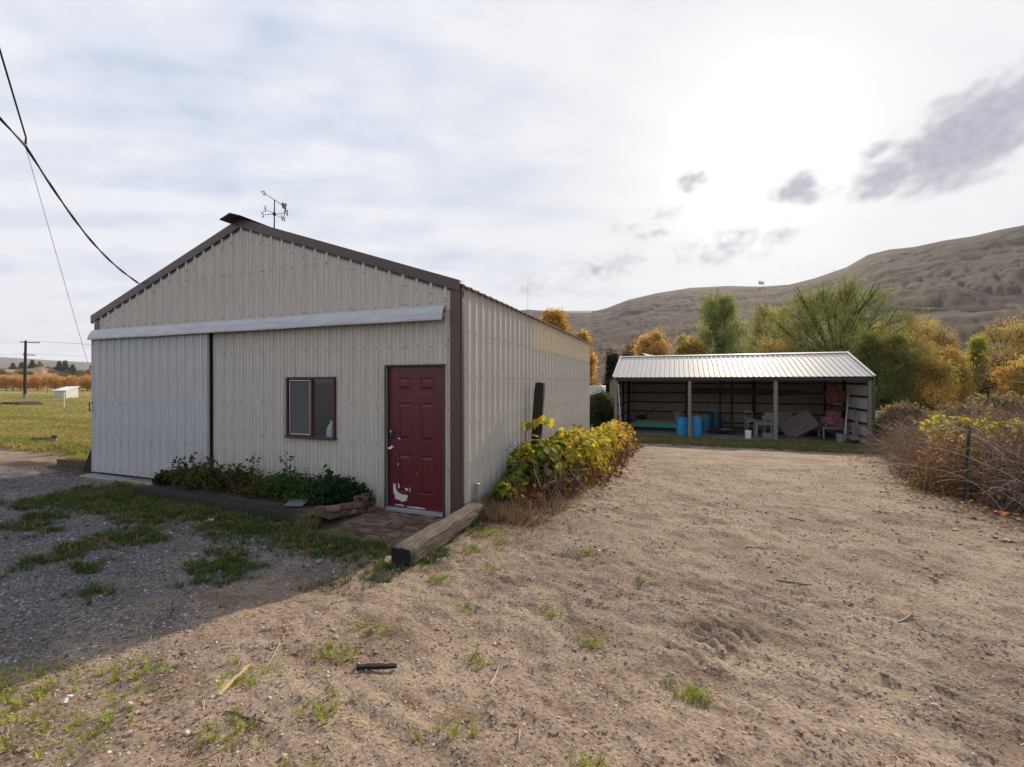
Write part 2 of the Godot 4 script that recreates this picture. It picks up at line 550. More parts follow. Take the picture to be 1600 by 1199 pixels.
func make_ground() -> void:
	var xs := axis([[-16.0, -9.0, 0.16], [-9.0, -4.2, 0.07], [-4.2, 3.5, 0.036], [3.5, 7.0, 0.09], [7.0, 12.0, 0.18]], -3000.0, 1500.0, 1.15)
	var bs := axis([[0.5, 4.6, 0.036], [4.6, 8.0, 0.07], [8.0, 18.0, 0.14], [18.0, 32.0, 0.28]], -300.0, 1600.0, 1.15)
	var nx := xs.size()
	var nbk := bs.size()
	var v := PackedVector3Array()
	var c := PackedColorArray()
	var uv := PackedVector2Array()
	var n := PackedVector3Array()
	v.resize(nx * nbk); c.resize(nx * nbk); uv.resize(nx * nbk); n.resize(nx * nbk)
	for j in nbk:
		for i in nx:
			var k := j * nx + i
			v[k] = Vector3(xs[i], gh(xs[i], bs[j]), -bs[j])
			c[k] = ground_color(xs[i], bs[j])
			uv[k] = Vector2(xs[i], bs[j]) / 2.3
	for j in nbk:
		for i in nx:
			var a := v[j * nx + maxi(i - 1, 0)]
			var b := v[j * nx + mini(i + 1, nx - 1)]
			var d := v[maxi(j - 1, 0) * nx + i]
			var e := v[mini(j + 1, nbk - 1) * nx + i]
			n[j * nx + i] = (b - a).cross(e - d).normalized()
	var ix := PackedInt32Array()
	ix.resize((nx - 1) * (nbk - 1) * 6)
	var o := 0
	for j in nbk - 1:
		for i in nx - 1:
			var k := j * nx + i
			ix[o] = k; ix[o + 1] = k + nx; ix[o + 2] = k + 1
			ix[o + 3] = k + 1; ix[o + 4] = k + nx; ix[o + 5] = k + nx + 1
			o += 6
	var arr := []
	arr.resize(Mesh.ARRAY_MAX)
	arr[Mesh.ARRAY_VERTEX] = v
	arr[Mesh.ARRAY_NORMAL] = n
	arr[Mesh.ARRAY_COLOR] = c
	arr[Mesh.ARRAY_TEX_UV] = uv
	arr[Mesh.ARRAY_INDEX] = ix
	var me := ArrayMesh.new()
	me.add_surface_from_arrays(Mesh.PRIMITIVE_TRIANGLES, arr)
	# grit: fine noise with pebbles and specks of chaff
	var sz := 1024
	var f1 := FastNoiseLite.new()
	f1.seed = 3
	f1.frequency = 0.06
	f1.fractal_octaves = 5
	f1.fractal_gain = 0.65
	var im := f1.get_seamless_image(sz, sz, false, false, 0.1, true)
	im.convert(Image.FORMAT_L8)
	var gd := im.get_data()
	var hd := gd.duplicate()
	for k in gd.size():
		gd[k] = 150 + int(gd[k] * 0.36)
		hd[k] = 50 + int(hd[k] * 0.45)
	for s in 15000:
		var px := R.randi() % sz
		var py := R.randi() % sz
		var rad: int = pick([1, 1, 1, 1, 2, 2, 3])
		var tone: int = pick([128, 145, 175, 210, 230, 155])
		for yy in range(-rad + 1, rad):
			for xx in range(-rad + 1, rad):
				if xx * xx + yy * yy < rad * rad:
					var q := ((py + yy + sz) % sz) * sz + (px + xx + sz) % sz
					gd[q] = tone
					hd[q] = mini(255, 120 + rad * 40)
	var m := StandardMaterial3D.new()
	m.resource_name = "ground"
	m.vertex_color_use_as_albedo = true
	m.albedo_color = Color(1, 1, 1)
	m.albedo_texture = ImageTexture.create_from_image(Image.create_from_data(sz, sz, false, Image.FORMAT_L8, gd))
	m.roughness = 0.95
	m.metallic_specular = 0.25
	m.heightmap_enabled = true
	m.heightmap_texture = ImageTexture.create_from_image(Image.create_from_data(sz, sz, false, Image.FORMAT_L8, hd))
	m.heightmap_scale = 1.1
	me.surface_set_material(0, m)
	var g := MeshInstance3D.new()
	g.mesh = me
	g.name = "ground"
	add_child(g)
	setting(g)
	tag(g, "bare tan dirt drive with gravel and lawn", "ground")


func _ready() -> void:
	R.seed = 20
	na.seed = 4
	na.frequency = 1.0
	na.fractal_octaves = 3
	nb.seed = 8
	nb.frequency = 1.0
	nb.fractal_octaves = 3
	nc.seed = 15
	nc.frequency = 1.0
	nc.fractal_octaves = 3
	var cam := Camera3D.new()
	cam.name = "camera"
	cam.fov = 82.72
	cam.near = 0.05
	cam.far = 9000.0
	cam.position = Vector3(0, EYE, 0)
	cam.rotation = Vector3(-0.0026, YAW, 0)
	add_child(cam)
	cam.current = true
	var e := Environment.new()
	e.background_mode = Environment.BG_SKY
	e.sky = Sky.new()
	e.sky.sky_material = make_sky()
	e.tonemap_mode = Environment.TONE_MAPPER_LINEAR
	e.tonemap_exposure = 1.25
	e.background_energy_multiplier = 0.94
	e.sdfgi_enabled = true
	e.ssao_enabled = true
	e.ssil_enabled = true
	e.fog_enabled = true
	e.fog_density = 0.00012
	e.fog_light_color = Color(0.86, 0.87, 0.92)
	var we := WorldEnvironment.new()
	we.name = "environment"
	we.environment = e
	add_child(we)
	var sun := DirectionalLight3D.new()
	sun.name = "sun"
	sun.light_energy = 1.6
	sun.light_color = Color(1.0, 0.93, 0.82)
	sun.light_angular_distance = 1.0
	sun.shadow_enabled = true
	add_child(sun)
	sun.look_at_from_position(Vector3.ZERO, -Vector3(sin(deg_to_rad(9.1)) * cos(deg_to_rad(26.0)), sin(deg_to_rad(26.0)), -cos(deg_to_rad(9.1)) * cos(deg_to_rad(26.0))), Vector3.UP)
	make_materials()
	make_ground()
	print("ground ", Time.get_ticks_msec())
	make_workshop()
	make_door()
	make_vane()
	print("workshop ", Time.get_ticks_msec())
	make_planter()
	make_vines()
	make_cover()
	print("near ", Time.get_ticks_msec())
	make_shed()
	make_contents()
	make_hills()
	make_trees()
	make_brambles()
	make_background()
	make_sticks()
	print("all ", Time.get_ticks_msec())


# ---------------------------------------------------------------- ribbed metal sheets
const OFF := [[-0.030, 0.0], [-0.015, 0.024], [0.015, 0.024], [0.030, 0.0], [0.0642, 0.0], [0.0692, 0.008], [0.0832, 0.008], [0.0882, 0.0], [0.1404, 0.0], [0.1454, 0.008], [0.1594, 0.008], [0.1644, 0.0]]


func rib(s: float) -> float:
	var m := fposmod(s + 0.030, PITCH) - 0.030
	for i in OFF.size() - 1:
		if m <= OFF[i + 1][0]:
			return lerpf(OFF[i][1], OFF[i + 1][1], clampf((m - OFF[i][0]) / (OFF[i + 1][0] - OFF[i][0]), 0.0, 1.0))
	return 0.0


# a sheet from s0 to s1 along d, between lo(s) and hi(s) along e, standing out along nr; holes are [s0, s1, low, high]
func sheet(mb: MB, o: Vector3, d: Vector3, e: Vector3, nr: Vector3, s0: float, s1: float, lo: Callable, hi: Callable, holes := []) -> void:
	var pts := [s0, s1]
	var k := floorf(s0 / PITCH) - 1.0
	while k * PITCH < s1 + 0.1:
		for q in OFF:
			var s: float = k * PITCH + q[0]
			if s > s0 + 0.001 and s < s1 - 0.001:
				pts.append(s)
		k += 1.0
	for h in holes:
		for s in [h[0], h[1]]:
			if s > s0 + 0.001 and s < s1 - 0.001:
				pts.append(s)
	pts.sort()
	for i in pts.size() - 1:
		var a: float = pts[i]
		var b: float = pts[i + 1]
		if b - a < 0.0004:
			continue
		var pa := o + d * a + nr * rib(a)
		var pb := o + d * b + nr * rib(b)
		var spans := [[lo.call(a), hi.call(a), lo.call(b), hi.call(b)]]
		for h in holes:
			if (a + b) / 2.0 > h[0] and (a + b) / 2.0 < h[1]:
				spans = [[lo.call(a), h[2], lo.call(b), h[2]], [h[3], hi.call(a), h[3], hi.call(b)]]
		for q in spans:
			if q[1] - q[0] > 0.001 or q[3] - q[2] > 0.001:
				mb.quado(pa + e * q[0], pb + e * q[2], pb + e * q[3], pa + e * q[1], nr)


func sheets(parent: Node, called: String, m: Material, o: Vector3, d: Vector3, e: Vector3, nr: Vector3, total: float, lo: Callable, hi: Callable, holes := [], from := 0.0, width := 0.9144) -> void:
	var s := from
	var i := 0
	while s < total - 0.01:
		var s1 := minf(s + width, total)
		var mb := MB.new()
		sheet(mb, o + nr * (0.0012 * (i % 2)), d, e, nr, s, s1, lo, hi, holes)
		if mb.v.size():
			part(parent, called, mb, m)
		s = s1
		i += 1


func rake(x: float) -> float:
	return PEAK - absf(x - RIDGE_X) * (PEAK - EAVE) / (FX - RIDGE_X)


func make_workshop() -> void:
	var w := thing("metal_workshop", "large beige ribbed-metal workshop with brown gable trim and red entry door", "workshop")
	var UPV := Vector3.UP
	var right := Vector3.RIGHT
	var front := Vector3(0, 0, 1)
	var width := FX - LX
	var depth := RB - FB
	# front wall: s runs right from the left corner
	var of := V(LX, 0, FB)
	var hole := [[LX, 0, 0, 0]]
	var dl := -3.925 - LX
	var wl := -5.80 - LX
	var gap := -7.50 - LX
	var top := func(s: float) -> float: return rake(LX + s) + 0.058
	sheets(w, "gable_panel", M.wall, of + front * 0.012, right, UPV, front, width, func(_s): return 2.80, top)
	sheets(w, "wall_panel", M.wall, of, right, UPV, front, width, func(_s): return -0.12, func(_s): return 2.84, [[dl, -2.955 - LX, -0.12, 2.055], [wl, -4.84 - LX, 0.955, 1.895]], gap)
	# right side wall: s runs back from the corner
	var os := V(FX, 0, FB)
	var back := Vector3(0, 0, -1)
	sheets(w, "wall_panel", M.wall, os, back, UPV, right, 3.11, func(_s): return -0.7, func(_s): return EAVE + 0.062)
	sheets(w, "wall_panel", M.wall, os, back, UPV, right, depth, func(_s): return -0.7, func(_s): return 2.52, [], 3.11)
	sheets(w, "skylight_panel", M.skylight, os + right * 0.004, back, UPV, right, depth, func(_s): return 2.495, func(_s): return EAVE + 0.062, [], 3.11)
	sheets(w, "wall_panel", M.wall, V(LX, 0, FB), back, UPV, -right, depth, func(_s): return -0.7, func(_s): return EAVE + 0.062)
	sheets(w, "wall_panel", M.wall, V(LX, 0, RB), right, UPV, back, width, func(_s): return -0.9, top)
	# roof
	var run := FX - RIDGE_X
	var rise := PEAK - EAVE
	var sl := Vector2(run, rise).length()
	for sg in [1.0, -1.0]:
		var e2 := Vector3(-sg * run, rise, 0) / sl
		var nr := Vector3(sg * rise, run, 0) / sl
		var o2 := V(FX if sg > 0 else LX, EAVE + 0.07, FB - 0.03)
		sheets(w, "roof_panel", M.roof, o2, back, e2, nr, depth + 0.10, func(_s): return -0.075, func(_s): return sl)
	# rake trim: two lengths on the right slope, one on the left, an inverted L with a drip fold
	for q in [[FX + 0.01, -5.376], [-5.379, RIDGE_X], [RIDGE_X, LX - 0.10]]:
		var mb := MB.new()
		var a := V(q[0], rake(q[0]) + 0.085, FB - 0.045)
		var b := V(q[1], rake(q[1]) + 0.085, FB - 0.045)
		var face := 0.145
		var dn := Vector3(0, -1, 0)
		var thick := Vector3(0, 0, -0.02)
		mb.quado(a + UPV * 0.05, b + UPV * 0.05, b + dn * (face - 0.05), a + dn * (face - 0.05), front)
		mb.quado(a + UPV * 0.05, b + UPV * 0.05, b + UPV * 0.05 + back * 0.16, a + UPV * 0.05 + back * 0.16, UPV)
		mb.quado(a + dn * (face - 0.05), b + dn * (face - 0.05), b + dn * (face - 0.045) + back * 0.022, a + dn * (face - 0.045) + back * 0.022, dn)
		mb.quado(a + dn * (face - 0.043) + back * 0.022, b + dn * (face - 0.043) + back * 0.022, b + dn * (face - 0.015) + back * 0.014, a + dn * (face - 0.015) + back * 0.014, front)
		for p in [[a, 1.0], [b, -1.0]]:
			var sx: float = signf(q[0] - q[1]) * p[1]
			mb.quado(p[0] + UPV * 0.05, p[0] + dn * (face - 0.05), p[0] + dn * (face - 0.05) + back * 0.04, p[0] + UPV * 0.05 + back * 0.04, Vector3(sx, 0, 0))
		part(w, "rake_trim", mb, M.trim)
	# ridge cap: folded sheet that sticks out at the front
	var rc := MB.new()
	for sg in [1.0, -1.0]:
		var a := V(RIDGE_X, PEAK + 0.165, FB - 0.22)
		var b := V(RIDGE_X, PEAK + 0.165, RB + 0.08)
		var dv := Vector3(sg * 0.24, -0.075, 0)
		rc.quado(a, a + dv, b + dv, b, Vector3(sg * 0.3, 1, 0))
		rc.quado(a + Vector3(0, -0.012, 0), a + dv + Vector3(0, -0.012, 0), b + dv + Vector3(0, -0.012, 0), b + Vector3(0, -0.012, 0), Vector3(-sg * 0.3, -1, 0))
		rc.quado(a, a + dv, a + dv + Vector3(0, -0.012, 0), a + Vector3(0, -0.012, 0), front)
	part(w, "ridge_cap", rc, M.trim)
	# corner trim
	for c in [[FX, 1.0], [LX, -1.0]]:
		var mb := MB.new()
		mb.box(V(c[0] - c[1] * 0.065, 1.42, FB - 0.014), Vector3(0.15, 3.28, 0.036), Basis(), 0.004)
		mb.box(V(c[0] + c[1] * 0.012, 1.42, FB + 0.035), Vector3(0.028, 3.28, 0.07), Basis(), 0.004)
		part(w, "corner_trim", mb, M.trim)
	# hood over the sliding door track: a curved sheet
	var hd := MB.new()
	var prof := [Vector2(0.02, 2.872), Vector2(0.05, 2.868), Vector2(0.09, 2.835), Vector2(0.125, 2.775), Vector2(0.15, 2.69), Vector2(0.15, 2.665)]
	for i in prof.size() - 1:
		for k in 8:
			var xa := lerpf(-10.93, -2.93, k / 8.0)
			var xb := lerpf(-10.93, -2.93, (k + 1) / 8.0)
			var da := sin(k * 2.3) * 0.004
			var db := sin((k + 1) * 2.3) * 0.004
			var p: Vector2 = prof[i]
			var q: Vector2 = prof[i + 1]
			var out := Vector3(0, q.x - p.x, p.y - q.y)
			hd.quado(V(xa, p.y + da, FB - p.x), V(xb, p.y + db, FB - p.x), V(xb, q.y + db, FB - q.x), V(xa, q.y + da, FB - q.x), out)
			hd.quado(V(xa, p.y + da - 0.004, FB - p.x + 0.004), V(xb, p.y + db - 0.004, FB - p.x + 0.004), V(xb, q.y + db - 0.004, FB - q.x + 0.004), V(xa, q.y + da - 0.004, FB - q.x + 0.004), -out)
	part(w, "track_hood", hd, M.hood)
	var rail := MB.new()
	rail.box(V(-6.9, 2.74, FB - 0.05), Vector3(7.9, 0.06, 0.05), Basis(), 0.004)
	part(w, "door_rail", rail, M.galv)
	var jm := MB.new()
	jm.box(V(-7.53, 1.36, FB + 0.05), Vector3(0.07, 2.9, 0.12), Basis(), 0.004)
	part(w, "door_jamb", jm, M.jamb)
	# sliding door
	var sd := Node3D.new()
	sd.name = "sliding_door"
	w.add_child(sd)
	sheets(sd, "door_panel", M.slider, V(-10.945, 0, FB - 0.055), right, UPV, front, 3.345, func(s): return 0.035 + 0.012 * sin(s), func(_s): return 2.76)
	var eg := MB.new()
	eg.box(V(-7.602, 1.40, FB - 0.045), Vector3(0.012, 2.72, 0.05), Basis(), 0.002)
	part(sd, "edge_strip", eg, M.slider)
	eg = MB.new()
	eg.box(V(-10.945, 1.40, FB - 0.045), Vector3(0.012, 2.72, 0.05), Basis(), 0.002)
	part(sd, "edge_strip", eg, M.slider)
	var hn := MB.new()
	hn.tube([V(-10.90, 1.42, FB - 0.08), V(-10.90, 1.42, FB - 0.13), V(-10.90, 1.26, FB - 0.13), V(-10.90, 1.26, FB - 0.08)], [0.009, 0.009, 0.009, 0.009], 8)
	part(sd, "handle", hn, M.iron)
	# lining inside: floor slab edge, dark interior faces
	var ap := MB.new()
	ap.box(V(-6.83, -0.11, FB + 4.6), Vector3(8.1, 0.2, 9.1), Basis(), 0.01)
	part(w, "floor_slab", ap, M.slab)
	# screws: real heads on every rib, in rows
	var sc := MB.new()
	var rows_front := [2.32, 1.50, 0.94]
	var k := 1
	while k * PITCH < width:
		var x := LX + k * PITCH
		for j in 2 if k % 4 == 0 else 1:
			var dx := 0.06 * j
			for y in [rake(x) - 0.17, 3.63, 2.91]:
				if y < rake(x) - 0.12 and absf(x - LX) > 0.2:
					sc.box(V(x + dx, y + rr(-0.012, 0.012), FB - 0.040), Vector3(0.016, 0.016, 0.010), Basis(), 0.003)
			for y in rows_front:
				if x > -7.4 and x < FX - 0.15 and not (x > -4.05 and y < 2.2) and not (x > -5.95 and x < -4.75 and y > 0.8 and y < 2.0):
					sc.box(V(x + dx, y + rr(-0.012, 0.012), FB - 0.028), Vector3(0.016, 0.016, 0.010), Basis(), 0.003)
			if x < -7.7:
				for y in [0.12, 0.72, 1.42, 2.68]:
					sc.box(V(x + dx - 0.005, y + rr(-0.01, 0.01), FB - 0.083), Vector3(0.015, 0.015, 0.010), Basis(), 0.003)
		k += 1
	k = 1
	while k * PITCH < depth:
		for y in [0.69, 1.28, 1.90, 2.51]:
			sc.box(V(FX + 0.028, y + rr(-0.01, 0.01), FB + k * PITCH), Vector3(0.010, 0.016, 0.016), Basis(), 0.003)
		k += 1
	for y in [1.46, 0.62, 2.4]:
		sc.box(V(-2.91, y, FB - 0.006), Vector3(0.016, 0.016, 0.012), Basis(), 0.003)
	var so := part(w, "screw_heads", sc, M.screw)
	so.set_meta("kind", "stuff")
	# window
	var wn := Node3D.new()
	wn.name = "window"
	w.add_child(wn)
	var x0 := -5.81
	var x1 := -4.835
	var y0 := 0.945
	var y1 := 1.905
	var fr := MB.new()
	var zf := FB - 0.02
	fr.box(V((x0 + x1) / 2, y1 - 0.017, zf), Vector3(x1 - x0, 0.034, 0.07), Basis(), 0.004)
	fr.box(V((x0 + x1) / 2, y0 + 0.017, zf - 0.006), Vector3(x1 - x0 + 0.02, 0.036, 0.085), Basis(), 0.004)
	fr.box(V(x0 + 0.017, (y0 + y1) / 2, zf), Vector3(0.034, y1 - y0 - 0.07, 0.068), Basis(), 0.004)
	fr.box(V(x1 - 0.017, (y0 + y1) / 2, zf), Vector3(0.034, y1 - y0 - 0.07, 0.068), Basis(), 0.004)
	fr.box(V(-5.30, (y0 + y1) / 2, zf + 0.004), Vector3(0.036, y1 - y0 - 0.07, 0.055), Basis(), 0.004)
	part(wn, "frame", fr, M.maroon)
	var sf := MB.new()
	for q in [[-5.555, y1 - 0.055, 0.44, 0.016], [-5.555, y0 + 0.058, 0.44, 0.018]]:
		sf.box(V(q[0], q[1], zf + 0.0), Vector3(q[2], q[3], 0.016), Basis(), 0.002)
	for x in [-5.755, -5.335]:
		sf.box(V(x, 1.425, zf + 0.0), Vector3(0.014, 0.82, 0.016), Basis(), 0.002)
	part(wn, "screen_frame", sf, M.alloy)
	var ss := MB.new()
	ss.quad(V(-5.75, y0 + 0.06, zf + 0.006), V(-5.34, y0 + 0.06, zf + 0.006), V(-5.34, y1 - 0.05, zf + 0.006), V(-5.75, y1 - 0.05, zf + 0.006))
	part(wn, "insect_screen", ss, M.screen)
	var gl := MB.new()
	gl.quad(V(-5.285, y0 + 0.03, zf + 0.012), V(-4.865, y0 + 0.03, zf + 0.012), V(-4.865, y1 - 0.03, zf + 0.012), V(-5.285, y1 - 0.03, zf + 0.012))
	part(wn, "pane", gl, M.glass)
	var iw := MB.new()
	iw.box(V((x0 + x1) / 2, y0 - 0.01, FB + 0.16), Vector3(1.1, 0.03, 0.26), Basis(), 0.004)
	part(wn, "inner_sill", iw, M.inside)
	var pw := MB.new()
	pw.box(V(-5.3, 1.5, FB + 1.9), Vector3(4.4, 3.0, 0.05), Basis(), 0.004)  # unseen dark panel added so the window pane looks darker
	part(w, "added_dark_panel", pw, M.jamb)
	# two jugs on the inner sill
	for q in [[-5.055, 0.0, "grey plastic jug with a handle behind the window pane", false], [-4.91, 0.02, "white-capped jug with a teal label behind the window pane", true]]:
		var t := thing("jug", q[2], "jug", V(q[0], y0 + 0.005, FB + 0.13), 0.0, "jugs on the window sill")
		var mb := MB.new()
		mb.lathe(Vector3.ZERO, [Vector2(0.0, 0.0), Vector2(0.07, 0.0), Vector2(0.075, 0.02), Vector2(0.075, 0.13), Vector2(0.06, 0.18), Vector2(0.03, 0.225), Vector2(0.022, 0.235), Vector2(0.022, 0.25), Vector2(0.0, 0.25)], 16)
		part(t, "body", mb, M.jug)
		var cp := MB.new()
		cp.lathe(Vector3(0, 0.25, 0), [Vector2(0.0, 0.0), Vector2(0.024, 0.0), Vector2(0.024, 0.02), Vector2(0.0, 0.02)], 14)
		part(t, "cap", cp, M.white_paint)
		var hh := MB.new()
		hh.tube([Vector3(0.03, 0.225, 0.02), Vector3(0.07, 0.215, 0.03), Vector3(0.078, 0.16, 0.03), Vector3(0.06, 0.13, 0.03)], [0.008, 0.009, 0.009, 0.008], 7)
		part(t, "handle", hh, M.jug)
		if q[3]:
			var lb := MB.new()
			lb.lathe(Vector3(0, 0.03, 0), [Vector2(0.0765, 0.0), Vector2(0.0765, 0.09)], 16)
			part(t, "label_band", lb, M.jug_label)
	# concrete apron below the sliding door
	var cc := MB.new()
	cc.box(V(-9.85, -0.105, FB - 0.12), Vector3(2.3, 0.2, 0.26), Basis(), 0.015)
	var co := part(self, "concrete_apron", cc, M.concrete)
	setting(co)
	tag(co, "narrow concrete strip below the sliding door", "concrete strip")


func make_door() -> void:
	var w: Node = get_node("metal_workshop")
	var d := Node3D.new()
	d.name = "entry_door"
	w.add_child(d)
	d.set_meta("label", "dark red six-panel entry door with peeling paint")
	var x0 := -3.894
	var y0 := 0.03
	var wd := 0.916
	var ht := 2.012
	var zb := FB + 0.012
	var rects := []
	for c in [[0.154, 0.385], [0.516, 0.757]]:
		for r in [[1.676, 1.857], [0.966, 1.50], [0.22, 0.76]]:
			rects.append([c[0], c[1], r[0], r[1]])
	var mb := MB.new()
	var fz := Vector3(0, 0, 1)
	var P := func(x: float, y: float, z: float) -> Vector3: return V(x0 + x, y0 + y, zb - z)
	# stiles and rails round the panels
	var xs := [0.0, 0.154, 0.385, 0.516, 0.757, wd]
	var ys := [0.0, 0.22, 0.76, 0.966, 1.50, 1.676, 1.857, ht]
	for i in 5:
		for j in 7:
			if (i == 1 or i == 3) and (j == 1 or j == 3 or j == 5):
				continue
			mb.quado(P.call(xs[i], ys[j], 0.0), P.call(xs[i + 1], ys[j], 0.0), P.call(xs[i + 1], ys[j + 1], 0.0), P.call(xs[i], ys[j + 1], 0.0), fz)
	mb.quado(P.call(0, 0, 0), P.call(0, ht, 0), P.call(0, ht, -0.04), P.call(0, 0, -0.04), Vector3(-1, 0, 0))
	mb.quado(P.call(wd, 0, 0), P.call(wd, ht, 0), P.call(wd, ht, -0.04), P.call(wd, 0, -0.04), Vector3(1, 0, 0))
	mb.quado(P.call(0, 0, -0.04), P.call(wd, 0, -0.04), P.call(wd, ht, -0.04), P.call(0, ht, -0.04), -fz)
	part(d, "slab", mb, M.door)
	for r in rects:
		var pm := MB.new()
		var st := [[0.0, 0.0], [0.012, -0.014], [0.026, -0.014], [0.056, -0.002]]
		for i in 3:
			var a: Array = st[i]
			var b: Array = st[i + 1]
			var ca := [P.call(r[0] + a[0], r[2] + a[0], a[1]), P.call(r[1] - a[0], r[2] + a[0], a[1]), P.call(r[1] - a[0], r[3] - a[0], a[1]), P.call(r[0] + a[0], r[3] - a[0], a[1])]
			var cb := [P.call(r[0] + b[0], r[2] + b[0], b[1]), P.call(r[1] - b[0], r[2] + b[0], b[1]), P.call(r[1] - b[0], r[3] - b[0], b[1]), P.call(r[0] + b[0], r[3] - b[0], b[1])]
			for k in 4:
				pm.quado(ca[k], ca[(k + 1) % 4], cb[(k + 1) % 4], cb[k], fz)
		var q := 0.056
		pm.quado(P.call(r[0] + q, r[2] + q, -0.002), P.call(r[1] - q, r[2] + q, -0.002), P.call(r[1] - q, r[3] - q, -0.002), P.call(r[0] + q, r[3] - q, -0.002), fz)
		part(d, "panel", pm, M.door)
	# flakes where the red paint has come off
	var chips := [
		[[0.07, 0.33], [0.115, 0.335], [0.125, 0.26], [0.15, 0.22], [0.20, 0.195], [0.27, 0.185], [0.315, 0.185], [0.32, 0.15], [0.30, 0.125], [0.31, 0.105], [0.27, 0.10], [0.24, 0.085], [0.20, 0.095], [0.17, 0.105], [0.13, 0.11], [0.10, 0.125], [0.105, 0.16], [0.09, 0.20], [0.075, 0.25]],
		[[0.16, 0.345], [0.175, 0.345], [0.185, 0.30], [0.175, 0.268], [0.16, 0.275]], [[0.265, 0.285], [0.30, 0.29], [0.33, 0.265], [0.325, 0.25], [0.28, 0.258]], [[0.345, 0.30], [0.365, 0.285], [0.37, 0.245], [0.345, 0.238], [0.355, 0.265]],
		[[0.15, 0.63], [0.165, 0.635], [0.17, 0.605], [0.158, 0.595]], [[0.155, 0.985], [0.185, 0.998], [0.205, 0.985], [0.17, 0.972]], [[0.08, 0.205], [0.09, 0.21], [0.092, 0.18], [0.08, 0.18]], [[0.10, 0.04], [0.20, 0.045], [0.27, 0.035], [0.25, 0.022], [0.12, 0.024]], [[0.30, 0.03], [0.45, 0.034], [0.62, 0.026], [0.60, 0.014], [0.32, 0.015]], [[0.465, 0.51], [0.472, 0.515], [0.476, 0.49], [0.468, 0.488]], [[0.10, 0.79], [0.108, 0.792], [0.108, 0.78], [0.10, 0.78]]]
	for c in chips:
		var poly := PackedVector2Array()
		for i in c.size():
			var p := Vector2(c[i][0], c[i][1])
			var q := Vector2(c[(i + 1) % c.size()][0], c[(i + 1) % c.size()][1])
			poly.append(p)
			if p.distance_to(q) > 0.03:
				poly.append(p.lerp(q, 0.5) + Vector2(rr(-0.006, 0.006), rr(-0.006, 0.006)))
		var ix := Geometry2D.triangulate_polygon(poly)
		var cm := MB.new()
		for i in range(0, ix.size(), 3):
			cm.trio(P.call(poly[ix[i]].x, poly[ix[i]].y, 0.0012), P.call(poly[ix[i + 1]].x, poly[ix[i + 1]].y, 0.0012), P.call(poly[ix[i + 2]].x, poly[ix[i + 2]].y, 0.0012), fz)
		if cm.v.size():
			part(d, "bare_patch", cm, M.white_paint)
	var fr := MB.new()
	fr.box(V(x0 - 0.022, 1.02, FB - 0.004), Vector3(0.036, 2.08, 0.08), Basis(), 0.004)
	fr.box(V(x0 + wd + 0.018, 1.02, FB - 0.004), Vector3(0.028, 2.08, 0.08), Basis(), 0.004)
	fr.box(V(x0 + wd / 2, 2.058, FB - 0.004), Vector3(wd + 0.075, 0.026, 0.08), Basis(), 0.004)
	part(d, "frame", fr, M.frame)
	var sl := MB.new()
	sl.box(V(x0 - 0.004, 1.03, FB - 0.03), Vector3(0.010, 2.02, 0.012), Basis(), 0.002)
	sl.box(V(x0 + wd / 2, 0.008, FB - 0.02), Vector3(wd + 0.02, 0.045, 0.10), Basis(), 0.004)
	part(d, "threshold", sl, M.sill)
	var lk := MB.new()
	lk.box(P.call(0.060, 1.055, 0.012), Vector3(0.066, 0.13, 0.028), Basis(), 0.012)
	var lo := part(d, "keypad_lock", lk, M.black)
	var cy := MB.new()
	var turn := Basis(Vector3.RIGHT, PI / 2)
	cy.lathe(Vector3.ZERO, [Vector2(0.0, 0.0), Vector2(0.018, 0.0), Vector2(0.018, 0.014), Vector2(0.0, 0.014)], 14)
	var co := part(lo, "cylinder", cy, M.chrome)
	co.transform = Transform3D(turn, P.call(0.060, 1.085, 0.026))
	var kb := MB.new()
	kb.lathe(Vector3.ZERO, [Vector2(0.0, 0.0), Vector2(0.034, 0.0), Vector2(0.033, 0.008), Vector2(0.013, 0.012), Vector2(0.013, 0.03), Vector2(0.025, 0.038), Vector2(0.028, 0.052), Vector2(0.021, 0.065), Vector2(0.0, 0.068)], 18)
	var ko := part(d, "knob", kb, M.chrome)
	ko.transform = Transform3D(turn, P.call(0.052, 0.842, 0.0))


